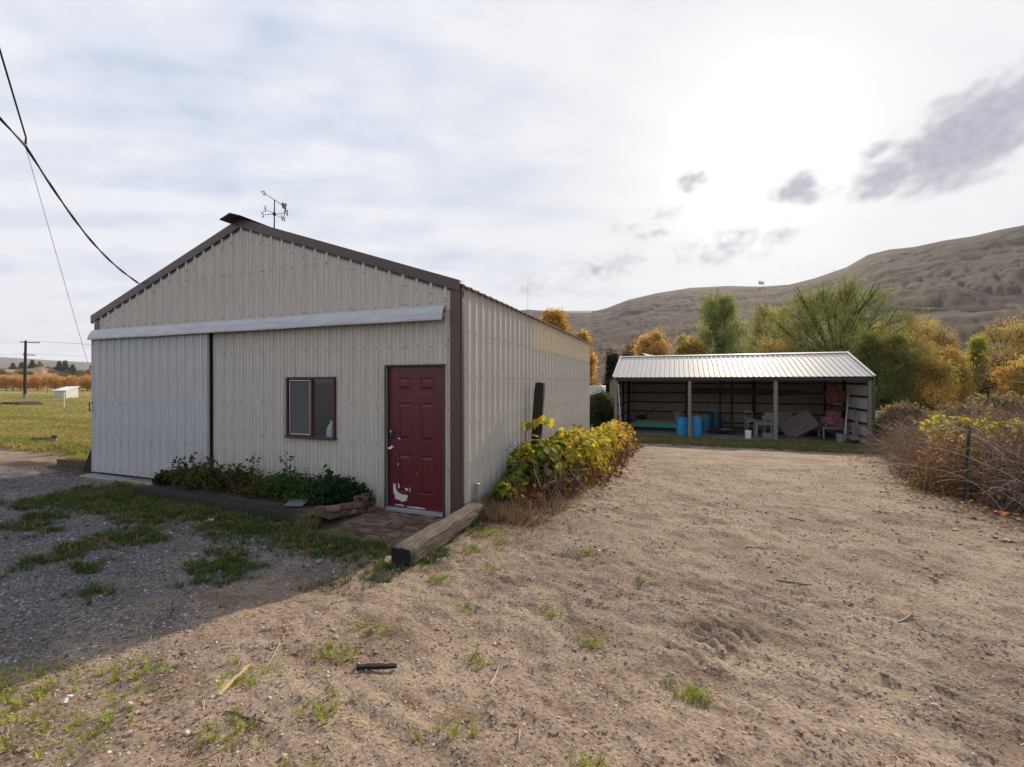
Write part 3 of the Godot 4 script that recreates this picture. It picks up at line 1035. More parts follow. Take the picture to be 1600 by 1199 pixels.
func make_vane() -> void:
	var t := thing("weather_vane", "black weather vane with arrow and compass letters on the workshop roof", "weather vane", V(RIDGE_X, PEAK + 0.15, 5.88))
	var p := MB.new()
	p.tube([Vector3(0.0, -0.02, 0), Vector3(0.01, 0.55, 0)], [0.012, 0.009], 8)
	part(t, "pole", p, M.iron)
	var hub := MB.new()
	hub.lathe(Vector3(0.004, 0.265, 0), [Vector2(0.0, 0.0), Vector2(0.022, 0.005), Vector2(0.03, 0.03), Vector2(0.022, 0.055), Vector2(0.0, 0.06)], 12)
	part(t, "hub", hub, M.iron)
	# compass arms, turned a little to the wall
	var east := Vector3(0.19, 0.0, 0.98)
	var north := Vector3(0.98, 0, -0.19)
	for q in [[east, "E"], [-east, "W"], [north, "N"], [-north, "S"]]:
		var a := MB.new()
		a.tube([Vector3(0.005, 0.295, 0), Vector3(0.005, 0.295, 0) + q[0] * 0.19], [0.005, 0.005], 6)
		part(t, "arm", a, M.iron)
		var tm := TextMesh.new()
		var f := SystemFont.new()
		f.font_names = PackedStringArray(["Droid Sans"])
		tm.font = f
		tm.text = q[1]
		tm.font_size = 32
		tm.pixel_size = 0.0042
		tm.depth = 0.006
		tm.material = M.iron
		var o := MeshInstance3D.new()
		o.mesh = tm
		o.name = "letter"
		t.add_child(o, true)
		# the letters are read from the far side
		var zz := Vector3(-0.98, 0, 0.19) if q[1] in ["E", "W"] else Vector3(0.19, 0, 0.98)
		o.transform = Transform3D(Basis(Vector3.UP.cross(zz), Vector3.UP, zz), Vector3(0.005, 0.295, 0) + q[0] * 0.235)
	var dirv := Vector3(0.26, 0.0, 0.966)
	var ar := MB.new()
	ar.tube([Vector3(0.01, 0.55, 0) - dirv * 0.26, Vector3(0.01, 0.55, 0) + dirv * 0.28], [0.008, 0.006], 6)
	part(t, "arrow_shaft", ar, M.iron)
	var hd := MB.new()
	var tip := Vector3(0.01, 0.55, 0) + dirv * 0.36
	for sg in [1.0, -1.0]:
		hd.tube([tip, Vector3(0.01, 0.55 + sg * 0.035, 0) + dirv * 0.28, Vector3(0.01, 0.55, 0) + dirv * 0.24], [0.005, 0.007, 0.006], 5)
	part(t, "arrow_head", hd, M.iron)
	var tl := MB.new()
	var base := Vector3(0.01, 0.55, 0) - dirv * 0.20
	var nz := dirv.cross(Vector3.UP).normalized()
	var outline := [[0.0, 0.0], [0.03, 0.055], [0.10, 0.055], [0.17, 0.085], [0.14, 0.0], [0.17, -0.085], [0.10, -0.055], [0.03, -0.055]]
	for i in outline.size():
		var a: Array = outline[i]
		var b: Array = outline[(i + 1) % outline.size()]
		for sg in [1.0, -1.0]:
			tl.trio(base - dirv * 0.07 + nz * sg * 0.002, base - dirv * a[0] + Vector3.UP * a[1] + nz * sg * 0.002, base - dirv * b[0] + Vector3.UP * b[1] + nz * sg * 0.002, nz * sg)
	part(t, "tail_fin", tl, M.vane_sheet)


# ---------------------------------------------------------------- things close to the workshop
func rough_box(size: Vector3, cuts: Vector3i, amp: float, sd: float) -> MB:  # a worn, uneven block
	var mb := MB.new()
	var h := size / 2.0
	var st := Vector3(9, 9, 9)
	st[size.max_axis_index()] = 9.0 if size[size.max_axis_index()] < 0.5 else 1.3
	var q := func(p: Vector3) -> Vector3:
		var f := p
		for a in 3:
			f[a] = p[a] * h[a]
		var r := minf(0.25 * minf(h.x, minf(h.y, h.z)), 0.02)
		var k := int(absf(p.x) > 0.99) + int(absf(p.y) > 0.99) + int(absf(p.z) > 0.99)
		if k > 1:
			for a in 3:
				if absf(p[a]) > 0.99:
					f[a] -= signf(p[a]) * r * 0.5 * (k - 1)
		var z := f * st
		return f + Vector3(nb.get_noise_3d(z.x + sd, z.y, z.z), nb.get_noise_3d(z.x, z.y + sd, z.z + 40.0), nb.get_noise_3d(z.x + 80.0, z.y, z.z + sd)) * amp
	for a in 3:
		var b := (a + 1) % 3
		var c := (a + 2) % 3
		for sg in [-1.0, 1.0]:
			for i in cuts[b]:
				for j in cuts[c]:
					var p := []
					for o in [[0, 0], [1, 0], [1, 1], [0, 1]]:
						var v := Vector3()
						v[a] = sg
						v[b] = -1.0 + 2.0 * (i + o[0]) / cuts[b]
						v[c] = -1.0 + 2.0 * (j + o[1]) / cuts[c]
						p.append(q.call(v))
					var out := Vector3()
					out[a] = sg
					mb.quado(p[0], p[1], p[2], p[3], out)
	return mb


func stone_mesh(sd: int, m: Material) -> ArrayMesh:
	var mb := rough_box(Vector3(1, 0.7, 0.85), Vector3i(2, 2, 2), 0.0, 0.0)
	var q := MB.new()
	var rg := RandomNumberGenerator.new()
	rg.seed = sd
	var o := Vector3(rg.randf(), rg.randf(), rg.randf()) * 50.0
	for i in range(0, mb.v.size(), 3):
		var p := []
		for k in 3:
			var v := mb.v[i + k]
			v = v.normalized() * lerpf(v.length(), 0.5, 0.6)
			v += Vector3(na.get_noise_3dv(v * 1.6 + o), na.get_noise_3dv(v * 1.6 + o + Vector3(9, 0, 0)), na.get_noise_3dv(v * 1.6 + o + Vector3(0, 9, 0))) * 0.22
			v.y *= 0.7
			p.append(v)
		q.tri(p[0], p[2], p[1])
	return q.done(m)


func stone(called: String, label: String, x: float, b: float, size: float, m: Material, sd: int, group := "") -> void:
	var o := MeshInstance3D.new()
	o.mesh = stone_mesh(sd, m)
	o.name = numbered(called)
	add_child(o)
	o.scale = Vector3(size, size * 0.8, size)
	o.position = V(x, gh(x, b) + size * 0.13, b)
	o.rotation.y = sd * 1.7
	tag(o, label, "stone", group)


func leaf_clump(n: int, rad: float, leaf: float, wide: float, droop: float, sd: int) -> ArrayMesh:
	var rg := RandomNumberGenerator.new()
	rg.seed = sd
	var mb := MB.new()
	for i in n:
		var p := Vector3(rg.randf_range(-1, 1), rg.randf_range(-1, 1), rg.randf_range(-1, 1)).limit_length(1.0) * rad
		var d := (Vector3(rg.randf_range(-1, 1), rg.randf_range(-0.9, 0.9) - droop, rg.randf_range(-1, 1)) + p.normalized() * 0.5).normalized()
		var s := d.cross(Vector3(rg.randf_range(-1, 1), rg.randf_range(0.2, 1), rg.randf_range(-1, 1))).normalized()
		var l := leaf * rg.randf_range(0.65, 1.3)
		var up := s.cross(d) * l * 0.10
		var tone := rg.randf_range(0.75, 1.2)
		mb.col = Color(tone, tone, tone * rg.randf_range(0.8, 1.0))
		mb.tri(p, p + d * l * 0.45 + s * l * wide + up, p + d * l)
		mb.tri(p, p + d * l, p + d * l * 0.45 - s * l * wide + up)
	return mb.done(M.leaf)


func lobed_leaf(tone := Color.WHITE) -> MB:  # a vine leaf, about one unit across, stalk at the origin, facing +y
	var mb := MB.new()
	mb.col = tone
	var pts := [[0.0, 0.0], [0.18, -0.14], [0.42, -0.02], [0.36, 0.22], [0.55, 0.48], [0.28, 0.55], [0.16, 0.72], [0.0, 1.0], [-0.16, 0.72], [-0.28, 0.55], [-0.55, 0.48], [-0.36, 0.22], [-0.42, -0.02], [-0.18, -0.14]]
	var mid := Vector3(0, 0.02, 0.36)
	for i in pts.size():
		var a: Array = pts[i]
		var b: Array = pts[(i + 1) % pts.size()]
		mb.trio(mid, Vector3(a[0], -absf(a[0]) * 0.22 - a[1] * a[1] * 0.12, a[1]), Vector3(b[0], -absf(b[0]) * 0.22 - b[1] * b[1] * 0.12, b[1]), Vector3.UP)
	return mb


func blade_tuft(n: int, tall: float, spread: float, wide: float, sd: int) -> ArrayMesh:
	var rg := RandomNumberGenerator.new()
	rg.seed = sd
	var mb := MB.new()
	for i in n:
		var a := rg.randf() * TAU
		var out := Vector3(cos(a), 0, sin(a))
		var side := Vector3(-sin(a), 0, cos(a)) * wide
		var p := out * spread * 0.35 * rg.randf()
		var h := tall * rg.randf_range(0.5, 1.1)
		var lean := spread * rg.randf_range(0.3, 1.2)
		var q := p + out * lean * 0.4 + Vector3(0, h * 0.65, 0)
		var t := p + out * lean + Vector3(0, h, 0)
		var tone := rg.randf_range(0.7, 1.25)
		mb.col = Color(tone, tone, tone)
		mb.quad(p - side, p + side, q + side * 0.7, q - side * 0.7)
		mb.tri(q - side * 0.7, q + side * 0.7, t)
	return mb.done(M.blade)


func lay(x: float, b: float, turn: float, s: float, sink := 0.0) -> Transform3D:
	return Transform3D(Basis(Vector3.UP, turn).scaled(Vector3.ONE * s), V(x, gh(x, b) - sink, b))


func inside_things(x: float, b: float) -> bool:
	return (x > LX - 0.02 and x < FX + 0.02 and b > FB - 0.03 and b < RB) or (x > -4.30 and x < -2.75 and b > 4.15 and b < FB) or (x > -8.3 and x < -4.3 and b > 4.45 and b < FB) or (x > -11.2 and x < -8.6 and b > FB - 0.35 and b < FB)


func make_cover() -> void:
	# gravel stones
	var st := []
	for i in 3:
		st.append(stone_mesh(40 + i, M.bits))
	var w := [[], [], []]
	var t := [[], [], []]
	var tries := 0
	while tries < 170000:
		tries += 1
		var b := rr(0.7, 5.6)
		var x := rr(-13.0, -2.6) if tries % 3 else rr(-7.5, -2.6)
		if inside_things(x, b):
			continue
		if R.randf() > gravelness(x, b) * 1.0:
			continue
		var s := rr(0.007, 0.019) * (1.6 if R.randf() < 0.06 else 1.0)
		var k := R.randi() % 3
		w[k].append(Transform3D(Basis.from_euler(Vector3(rr(-0.5, 0.5), rr(0, TAU), rr(-0.5, 0.5))).scaled(Vector3.ONE * s), V(x, gh(x, b) + s * 0.08, b)))
		var g := rr(0.08, 0.22) * (2.2 if R.randf() < 0.09 else 1.0)
		t[k].append(Color(g * rr(0.95, 1.08), g, g * rr(1.0, 1.12)))
	# grit, clods and pebbles over the drive
	var n := 0
	while n < 9000:
		n += 1
		var b := 0.85 + pow(R.randf(), 1.7) * 12.0
		var x := rr(-3.8, 1.5 + b * 0.62)
		if inside_things(x, b):
			continue
		var s := rr(0.005, 0.015) * (2.0 if R.randf() < 0.03 else 1.0) * (1.0 + b * 0.06)
		var k := R.randi() % 3
		w[k].append(Transform3D(Basis.from_euler(Vector3(rr(-0.5, 0.5), rr(0, TAU), rr(-0.5, 0.5))).scaled(Vector3.ONE * s), V(x, gh(x, b) + s * 0.1, b)))
		var g := rr(0.22, 0.48)
		t[k].append(Color(g, g * 0.80, g * 0.65) if R.randf() < 0.8 else Color(g * 1.3, g * 1.27, g * 1.22))
	for k in 3:
		var o := scatter(self, numbered("gravel"), st[k], M.bits, w[k], t[k])
		tag(o, "loose grey gravel and grit strewn over drive", "gravel")
	# clods of darker soil lie in patches
	var cw := []
	var ct := []
	for i in 22000:
		var b := 0.85 + pow(R.randf(), 1.5) * 13.0
		var x := rr(-3.0, 1.5 + b * 0.6)
		if inside_things(x, b) or nb.get_noise_2d(x * 0.9 + 33.0, b * 1.6) < 0.12:
			continue
		var s := rr(0.008, 0.026) * (1.8 if R.randf() < 0.05 else 1.0)
		cw.append(Transform3D(Basis.from_euler(Vector3(rr(-0.5, 0.5), rr(0, TAU), rr(-0.5, 0.5))).scaled(Vector3(s, s * 0.8, s)), V(x, gh(x, b) + s * 0.06, b)))
		var g := rr(0.7, 1.3)
		ct.append(Color(0.27 * g, 0.19 * g, 0.14 * g))
	var oc := scatter(self, "soil_crumbs", st[0], M.bits, cw, ct)
	tag(oc, "dark crumbs of soil strewn in patches over the drive", "soil")
	# straw and chaff
	var sm := MB.new()
	sm.tube([Vector3(-0.5, 0.03, 0), Vector3(0, 0.06, 0.06), Vector3(0.5, 0.03, 0)], [0.035, 0.04, 0.03], 3)
	var sw := []
	var sc := []
	for i in 52000:
		var b := 0.85 + pow(R.randf(), 1.6) * 11.0
		var x := rr(-3.9, 1.4 + b * 0.6)
		if i % 4 == 0:
			b = rr(4.9, 9.5)
			x = rr(-2.72, -1.5)
		if inside_things(x, b) or nb.get_noise_2d(x * 1.2, b * 1.2) < 0.02:
			continue
		var l := rr(0.012, 0.055) * (2.2 if R.randf() < 0.03 else 1.0)
		sw.append(Transform3D(Basis.from_euler(Vector3(rr(-0.2, 0.2), rr(0, TAU), rr(-0.25, 0.25))).scaled(Vector3(l, l * 0.35 + 0.012, l * 0.35 + 0.012)), V(x, gh(x, b) + 0.001, b)))
		var g := rr(0.7, 1.25)
		sc.append(Color(0.50 * g, 0.36 * g, 0.22 * g) if R.randf() < 0.72 else Color(0.12 * g, 0.075 * g, 0.05 * g))
	var so := scatter(self, "straw", sm.done(M.bits), M.bits, sw, sc)
	tag(so, "short dry straw littering the dirt drive", "straw")
	# fallen leaves along the brambles and below the vines
	var lw := []
	var lc := []
	for i in 1500:
		var b := rr(6.8, 17.5)
		var x := 3.9 + maxf(0.0, b - 9.5) * 0.24 + R.randfn(0.3, 0.55)
		if i % 3 == 0:
			x = -1.45 + R.randfn(0.0, 0.35)
			b = rr(6.2, 16.5)
		lw.append(Transform3D(Basis.from_euler(Vector3(rr(-0.5, 0.5), rr(0, TAU), rr(-0.5, 0.5))).scaled(Vector3.ONE * rr(0.035, 0.08)), V(x, gh(x, b) + 0.012, b)))
		var g := rr(0.6, 1.3)
		var c: Color = pick([Color(0.34, 0.17, 0.07), Color(0.46, 0.27, 0.09), Color(0.22, 0.12, 0.07), Color(0.40, 0.30, 0.18)])
		lc.append(Color(c.r * g, c.g * g, c.b * g))
	var lo := scatter(self, "leaf_litter", lobed_leaf().done(M.leaf_dull), M.leaf_dull, lw, lc)
	tag(lo, "brown fallen leaves along the edges of the drive", "leaf litter")
	# grass
	var tuft := [blade_tuft(9, 0.07, 0.05, 0.0028, 3), blade_tuft(9, 0.055, 0.06, 0.0028, 4)]
	var gw := [[], []]
	var gt := [[], []]
	tries = 0
	while tries < 60000:
		tries += 1
		var b := rr(2.0, 5.2)
		var x := rr(-10.8, -2.3)
		if tries > 42000:
			b = rr(18.0, 23.2)
			x = rr(-3.2, 8.2)
		if inside_things(x, b) or R.randf() > grassness(x, b):
			continue
		var k := R.randi() % 2
		gw[k].append(lay(x, b, rr(0, TAU), rr(0.6, 1.3) if b < 10.0 else rr(1.0, 1.9), 0.004))
		var dry := R.randf() < 0.25 + 0.3 * nb.get_noise_2d(x, b) + (0.25 if b > 10.0 else 0.0)
		var g := rr(0.75, 1.3)
		gt[k].append(Color(0.24 * g, 0.18 * g, 0.085 * g) if dry else Color(0.065 * g, 0.115 * g, 0.028 * g))
	# single green tufts in the drive
	var spots := [[0.08, 2.75, 26, 0.06], [-2.35, 1.80, 18, 0.10], [-2.1, 2.2, 16, 0.1], [-2.9, 1.55, 26, 0.12], [-2.05, 2.6, 12, 0.08], [-1.2, 2.55, 8, 0.05], [-0.55, 3.1, 10, 0.06], [-0.95, 3.4, 8, 0.05], [-1.6, 3.2, 8, 0.05], [-0.75, 1.6, 8, 0.05], [-1.0, 1.9, 10, 0.07], [-3.3, 1.25, 34, 0.14], [-3.0, 1.05, 30, 0.15], [-2.6, 1.2, 18, 0.1], [-2.0, 1.5, 16, 0.09], [-1.75, 1.75, 12, 0.07], [-2.15, 4.35, 22, 0.09], [-1.9, 4.6, 16, 0.08], [-2.25, 4.9, 40, 0.14], [-2.1, 3.6, 16, 0.07], [-1.7, 4.0, 10, 0.06], [0.3, 1.25, 10, 0.05], [-0.35, 1.9, 8, 0.05], [-1.4, 1.35, 14, 0.08], [-2.65, 3.85, 40, 0.16], [-2.95, 4.2, 44, 0.2], [-0.9, 4.6, 8, 0.06], [-0.3, 4.2, 6, 0.05], [-2.7, 5.1, 30, 0.10], [0.9, 1.7, 5, 0.05], [1.5, 2.0, 6, 0.06]]
	for q in spots:
		for i in q[2] * 2:
			var x: float = q[0] + R.randfn(0.0, q[3])
			var b: float = q[1] + R.randfn(0.0, q[3] * 0.8)
			gw[i % 2].append(lay(x, b, rr(0, TAU), rr(0.45, 0.9), 0.003))
			var g := rr(0.8, 1.3)
			gt[i % 2].append(Color(0.30 * g, 0.33 * g, 0.06 * g))
	# the lawn on the left
	for i in 44000:
		var b := 6.0 + pow(R.randf(), 2.0) * 48.0
		var x := rr(-3.0 * b - 1.0, -11.4)
		if R.randf() > grassness(x, b):
			continue
		var k := i % 2
		gw[k].append(lay(x, b, rr(0, TAU), rr(1.0, 1.9) + b * 0.03, 0.004))
		var g := rr(0.75, 1.25)
		var f := clampf(0.5 + na.get_noise_2d(x * 0.12, b * 0.35) * 1.1 + nb.get_noise_2d(x, b) * 0.3, 0.0, 1.0)
		var c := Color(0.27, 0.28, 0.065).lerp(Color(0.45, 0.36, 0.13), f)
		gt[k].append(Color(c.r * g, c.g * g, c.b * g))
	for k in 2:
		var o := scatter(self, numbered("grass"), tuft[k], M.blade, gw[k], gt[k])
		tag(o, "short patchy green and yellow grass", "grass")
	# tall dry grass at the foot of the side wall
	var dry := blade_tuft(10, 0.22, 0.16, 0.003, 8)
	var dw := []
	var dt := []
	for i in 1500:
		var b := rr(5.3, 7.6) if i % 3 else rr(5.3, 17.0)
		var x := -2.70 + absf(R.randfn(0.0, 0.42)) + (0.25 if b > 7.0 else 0.0)
		if x < FX + 0.03:
			continue
		dw.append(lay(x, b, rr(0, TAU), rr(0.5, 1.25), 0.01))
		var g := rr(0.7, 1.25)
		dt.append(Color(0.30 * g, 0.215 * g, 0.125 * g) if R.randf() < 0.75 else Color(0.20 * g, 0.11 * g, 0.055 * g))
	for i in 26:
		dw.append(lay(-4.42 + R.randfn(0, 0.05), 4.33 + R.randfn(0, 0.05), rr(0, TAU), rr(0.7, 1.1), 0.01))
		dt.append(Color(0.34, 0.27, 0.13))
	var od := scatter(self, "dry_grass", dry, M.blade, dw, dt)
	tag(od, "dead straw-coloured grass along the workshop side wall", "dry grass")


func make_planter() -> void:
	# railway sleeper in front of the bed
	var a := V(-8.35, 0, 4.62)
	var b := V(-4.42, 0, 4.36)
	var len := a.distance_to(b)
	var tm := rough_box(Vector3(len, 0.20, 0.20), Vector3i(28, 3, 3), 0.014, 3.0)
	solo("sleeper_edging", "long dark railway sleeper edging the planting bed", "sleeper", tm, M.tie, (a + b) / 2.0 + Vector3(0, 0.005, 0), atan2(a.z - b.z, b.x - a.x))
	# soil of the bed
	var so := MB.new()
	for i in 24:
		for j in 4:
			var q := []
			for o in [[0, 0], [1, 0], [1, 1], [0, 1]]:
				var fx := lerpf(-8.3, -4.1, (i + o[0]) / 24.0)
				var fb := lerpf(4.62 - (fx + 8.35) * 0.066, FB - 0.02, (j + o[1]) / 4.0)
				q.append(V(fx, 0.085 + nb.get_noise_2d(fx * 4.0, fb * 4.0) * 0.04 + 0.04 * (j + o[1]) / 4.0, fb))
			so.quado(q[0], q[1], q[2], q[3], Vector3.UP)
	var sm := mat("bed_soil", lin(0.05, 0.036, 0.026), 0.95, M.streak_tex, Vector3(4, 4, 4))
	var sob := part(self, "bed_soil", so, sm)
	setting(sob)
	tag(sob, "dark soil of the planting bed", "soil")
	# plants in the bed, each with stems and leaves of its own
	var kinds := [
		[-8.05, 0.36, 0.20, 0, "small bronze leafy plant at the left end of the bed"],
		[-7.55, 0.45, 0.34, 1, "yellow-green leafy plant with dead stems, next to leftmost plant"],
		[-7.0, 0.55, 0.40, 1, "dried tangled plant in front of the dark door jamb"],
		[-6.45, 0.62, 0.36, 2, "tall straggling plant with dry brown stems in the bed"],
		[-5.95, 0.45, 0.36, 1, "wilted brown plant in the middle of the bed"],
		[-5.45, 0.64, 0.34, 3, "upright bright green plant below the window"],
		[-5.0, 0.50, 0.36, 3, "dense green leafy plant below the window's right side"],
		[-4.60, 0.50, 0.36, 4, "dark blue-green plant beside the stacked bricks"],
		[-4.32, 0.38, 0.26, 4, "low dark green plant at the bed's right end"]]
	var cl := [leaf_clump(7, 0.07, 0.07, 0.30, 0.15, 60), leaf_clump(7, 0.07, 0.06, 0.24, 0.3, 61), leaf_clump(9, 0.08, 0.085, 0.28, 0.1, 62)]
	for q in kinds:
		var bb := 4.90 if q[0] < -4.7 else 4.98
		var at := V(q[0], 0.07, bb)
		var t := thing("bed_plant", q[4], "plant", at, 0.0, "plants in the bed by the workshop")
		var st := MB.new()
		var w := []
		var c := []
		var pal: Array = [
			[Color(0.06, 0.05, 0.035), Color(0.045, 0.06, 0.03)], [Color(0.08, 0.095, 0.035), Color(0.11, 0.075, 0.035)], [Color(0.06, 0.075, 0.03), Color(0.10, 0.07, 0.04)],
			[Color(0.045, 0.105, 0.03), Color(0.075, 0.13, 0.035)], [Color(0.025, 0.06, 0.032), Color(0.04, 0.07, 0.035)]][q[3]]
		for i in 34:
			var an := rr(0, TAU)
			var o: Vector3 = Vector3(cos(an), 0, sin(an) * 0.75) * q[2] * sqrt(R.randf())
			var h: float = q[1] * 0.82 * rr(0.55, 1.05) * (1.0 - 0.5 * o.length() / q[2])
			if i == 0:
				h = q[1] * 1.05
			st.tube([o * 0.35, o * 0.75 + Vector3(0, h * 0.6, 0), o + Vector3(rr(-0.05, 0.05), h, rr(-0.05, 0.05))], [0.005, 0.004, 0.002], 4)
			var few := 3 if q[3] in [1, 2] else 9
			for k in few:
				var f := rr(0.45, 1.0)
				w.append(Transform3D(Basis.from_euler(Vector3(rr(-0.5, 0.5), rr(0, TAU), rr(-0.5, 0.5))).scaled(Vector3.ONE * rr(0.7, 1.25)), o * lerpf(0.5, 1.0, f) + Vector3(rr(-0.05, 0.05), h * f, rr(-0.05, 0.05))))
				var g := rr(0.7, 1.3)
				var cc: Color = pal[0].lerp(pal[1], R.randf())
				c.append(Color(cc.r * g, cc.g * g, cc.b * g))
		part(t, "stems", st, M.straw_stick if q[3] in [1, 2] else M.twig).set_meta("kind", "stuff")
		scatter(t, "leaves", cl[pick([0, 1, 2])], M.leaf, w, c)
	# grey slate leaning in the bed
	var sl := MB.new()
	sl.box(Vector3.ZERO, Vector3(0.26, 0.02, 0.20), Basis(), 0.004)
	var so2 := solo("slate_slab", "flat grey slab lying in the bed behind the sleeper", "slab", sl, M.slate, V(-4.93, 0.155, 4.60), 0.3)
	so2.rotation.x = 0.25
	# low stack of bricks at the bed's right end
	var be := thing("brick_edging", "short uneven stack of bricks and blocks edging the bed's right end", "brick edging", V(-4.22, 0, 4.7))
	var lay_at := [[-0.30, 0.04, -0.22, 0.1], [-0.13, 0.05, -0.16, -0.15], [0.0, 0.06, -0.07, 0.2], [0.06, 0.06, 0.06, 0.5], [0.12, 0.05, 0.20, 0.9], [0.20, 0.04, 0.34, 1.1], [-0.20, 0.135, -0.18, 0.0], [-0.05, 0.14, -0.12, 0.2], [0.03, 0.145, 0.0, 0.45], [0.10, 0.14, 0.13, 0.7], [0.15, 0.12, 0.28, 1.0], [0.06, 0.20, 0.36, 0.6], [0.12, 0.205, 0.22, 0.3]]
	for i in lay_at.size():
		var q: Array = lay_at[i]
		var o := part(be, "brick", rough_box(Vector3(0.19 + rr(-0.02, 0.02), 0.08, 0.10), Vector3i(3, 2, 2), 0.010, i * 3.0), M["brick_%d" % (i % 4)])
		o.position = Vector3(q[0], q[1], -q[2])
		o.rotation = Vector3(rr(-0.06, 0.06), q[3] + 0.2, rr(-0.06, 0.06))
	# brick paving before the door
	var pv := Node3D.new()
	pv.name = "brick_paving"
	add_child(pv)
	setting(pv)
	tag(pv, "worn red brick paving in front of the entry door", "paving")
	var bm := []
	for i in 4:
		bm.append(rough_box(Vector3(0.195, 0.07, 0.092), Vector3i(3, 1, 2), 0.008, 20.0 + i * 7.0).done(M["brick_%d" % i]))
	var row := 0
	while row < 10:
		var fb := 5.16 - row * 0.104
		var x := -3.98 - 0.10 * (row % 2) - (0.05 if row > 5 else 0.0)
		if row > 4:
			x += 0.10 * (row - 4)
		while x < -2.92 - (0.03 * row):
			if R.randf() < 0.93 and x + fb * 0.0 > -4.2:
				var o := MeshInstance3D.new()
				var k := R.randi() % 4
				o.mesh = bm[k]
				o.name = "brick"
				pv.add_child(o, true)
				o.position = V(x, gh(x, fb) - 0.018 + rr(-0.008, 0.008), fb + rr(-0.006, 0.006))
				o.rotation = Vector3(rr(-0.05, 0.05), rr(-0.06, 0.06), rr(-0.05, 0.05))
			x += 0.205
		row += 1
	# big weathered timber lying out from the corner
	var ta := V(-2.62, 0.0, 3.72)
	var tb := V(-2.60, 0.0, 5.55)
	var ti := rough_box(Vector3(0.24, 0.19, ta.distance_to(tb)), Vector3i(6, 3, 26), 0.020, 6.0)
	var to := thing("timber_beam", "weathered square timber lying on ground out from workshop corner", "timber", (ta + tb) / 2.0 + Vector3(0.02, 0.055, 0), atan2(tb.x - ta.x, tb.z - ta.z))
	part(to, "beam", ti, M.old_wood)
	var te := part(to, "darkened_end", rough_box(Vector3(0.225, 0.175, 0.02), Vector3i(5, 4, 1), 0.010, 9.0), M.char)  # end cap darkened for creosote, with shade put into its colour too
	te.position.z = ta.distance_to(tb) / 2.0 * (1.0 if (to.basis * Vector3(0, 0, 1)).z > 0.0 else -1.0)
	var ms := MB.new()
	ms.box(V(-2.655, 0.16, 5.62), Vector3(0.06, 0.45, 0.05), Basis(), 0.006)
	solo("steel_stake", "short grey steel stake by the workshop corner behind the timber", "stake", ms, M.galv)
	stone("field_stone", "pale rough stone at the near end of the timber", -2.78, 3.80, 0.17, M.stone_tan, 3)
	stone("brick_piece", "broken pink brick piece beside the timber and paving", -2.80, 4.35, 0.13, M.brick_3, 5)
	stone("white_stone", "white stone on the grass in front of the sleeper", -5.78, 3.98, 0.10, M.white_paint, 8)
	var k := 0
	for q in [[-4.3, 4.16, 0.09, "pale stone at the brick stack's foot"], [-4.1, 4.12, 0.06, "small stone between brick stack and paving"], [-4.35, 3.62, 0.06, "small stone on the grass before the brick stack"], [-3.5, 3.55, 0.07, "pale stone on the grass before the paving"], [-3.35, 3.62, 0.05, "tiny stone beside the pale stone before the paving"], [-3.1, 3.35, 0.06, "small stone on the shadow's edge near the timber"], [-4.9, 3.2, 0.08, "largest loose stone on the gravel's grassy edge"], [-5.6, 2.9, 0.05, "small stone in the gravel below the sleeper's middle"], [-6.5, 3.3, 0.06, "small stone in gravel below the sleeper's left half"], [-3.9, 3.9, 0.045, "tiny pale stone at the paving's left corner"]]:
		stone("small_stone", q[3], q[0], q[1], q[2], M.stone, 20 + k, "small loose stones by the bed")
		k += 1
	# boards at the left corner
	var p1 := MB.new()
	p1.bar(V(-11.36, -0.06, 5.33), V(-11.02, 0.80, 5.45), 0.05, 0.26)
	solo("leaning_board", "dark brown board leaning on the workshop's left corner", "board", p1, M.plank_dark)
	var p2 := MB.new()
	p2.bar(V(-11.60, -0.06, 5.62), V(-11.28, 0.80, 5.66), 0.05, 0.20)
	solo("leaning_plank", "reddish plank leaning behind the dark board at the left corner", "plank", p2, M.plank)
	var p3 := MB.new()
	p3.bar(V(-12.80, 0.04, 5.46), V(-11.62, 0.05, 5.52), 0.04, 0.18)
	solo("edging_board", "board standing on edge on the ground left of the workshop", "board", p3, M.plank_edge)


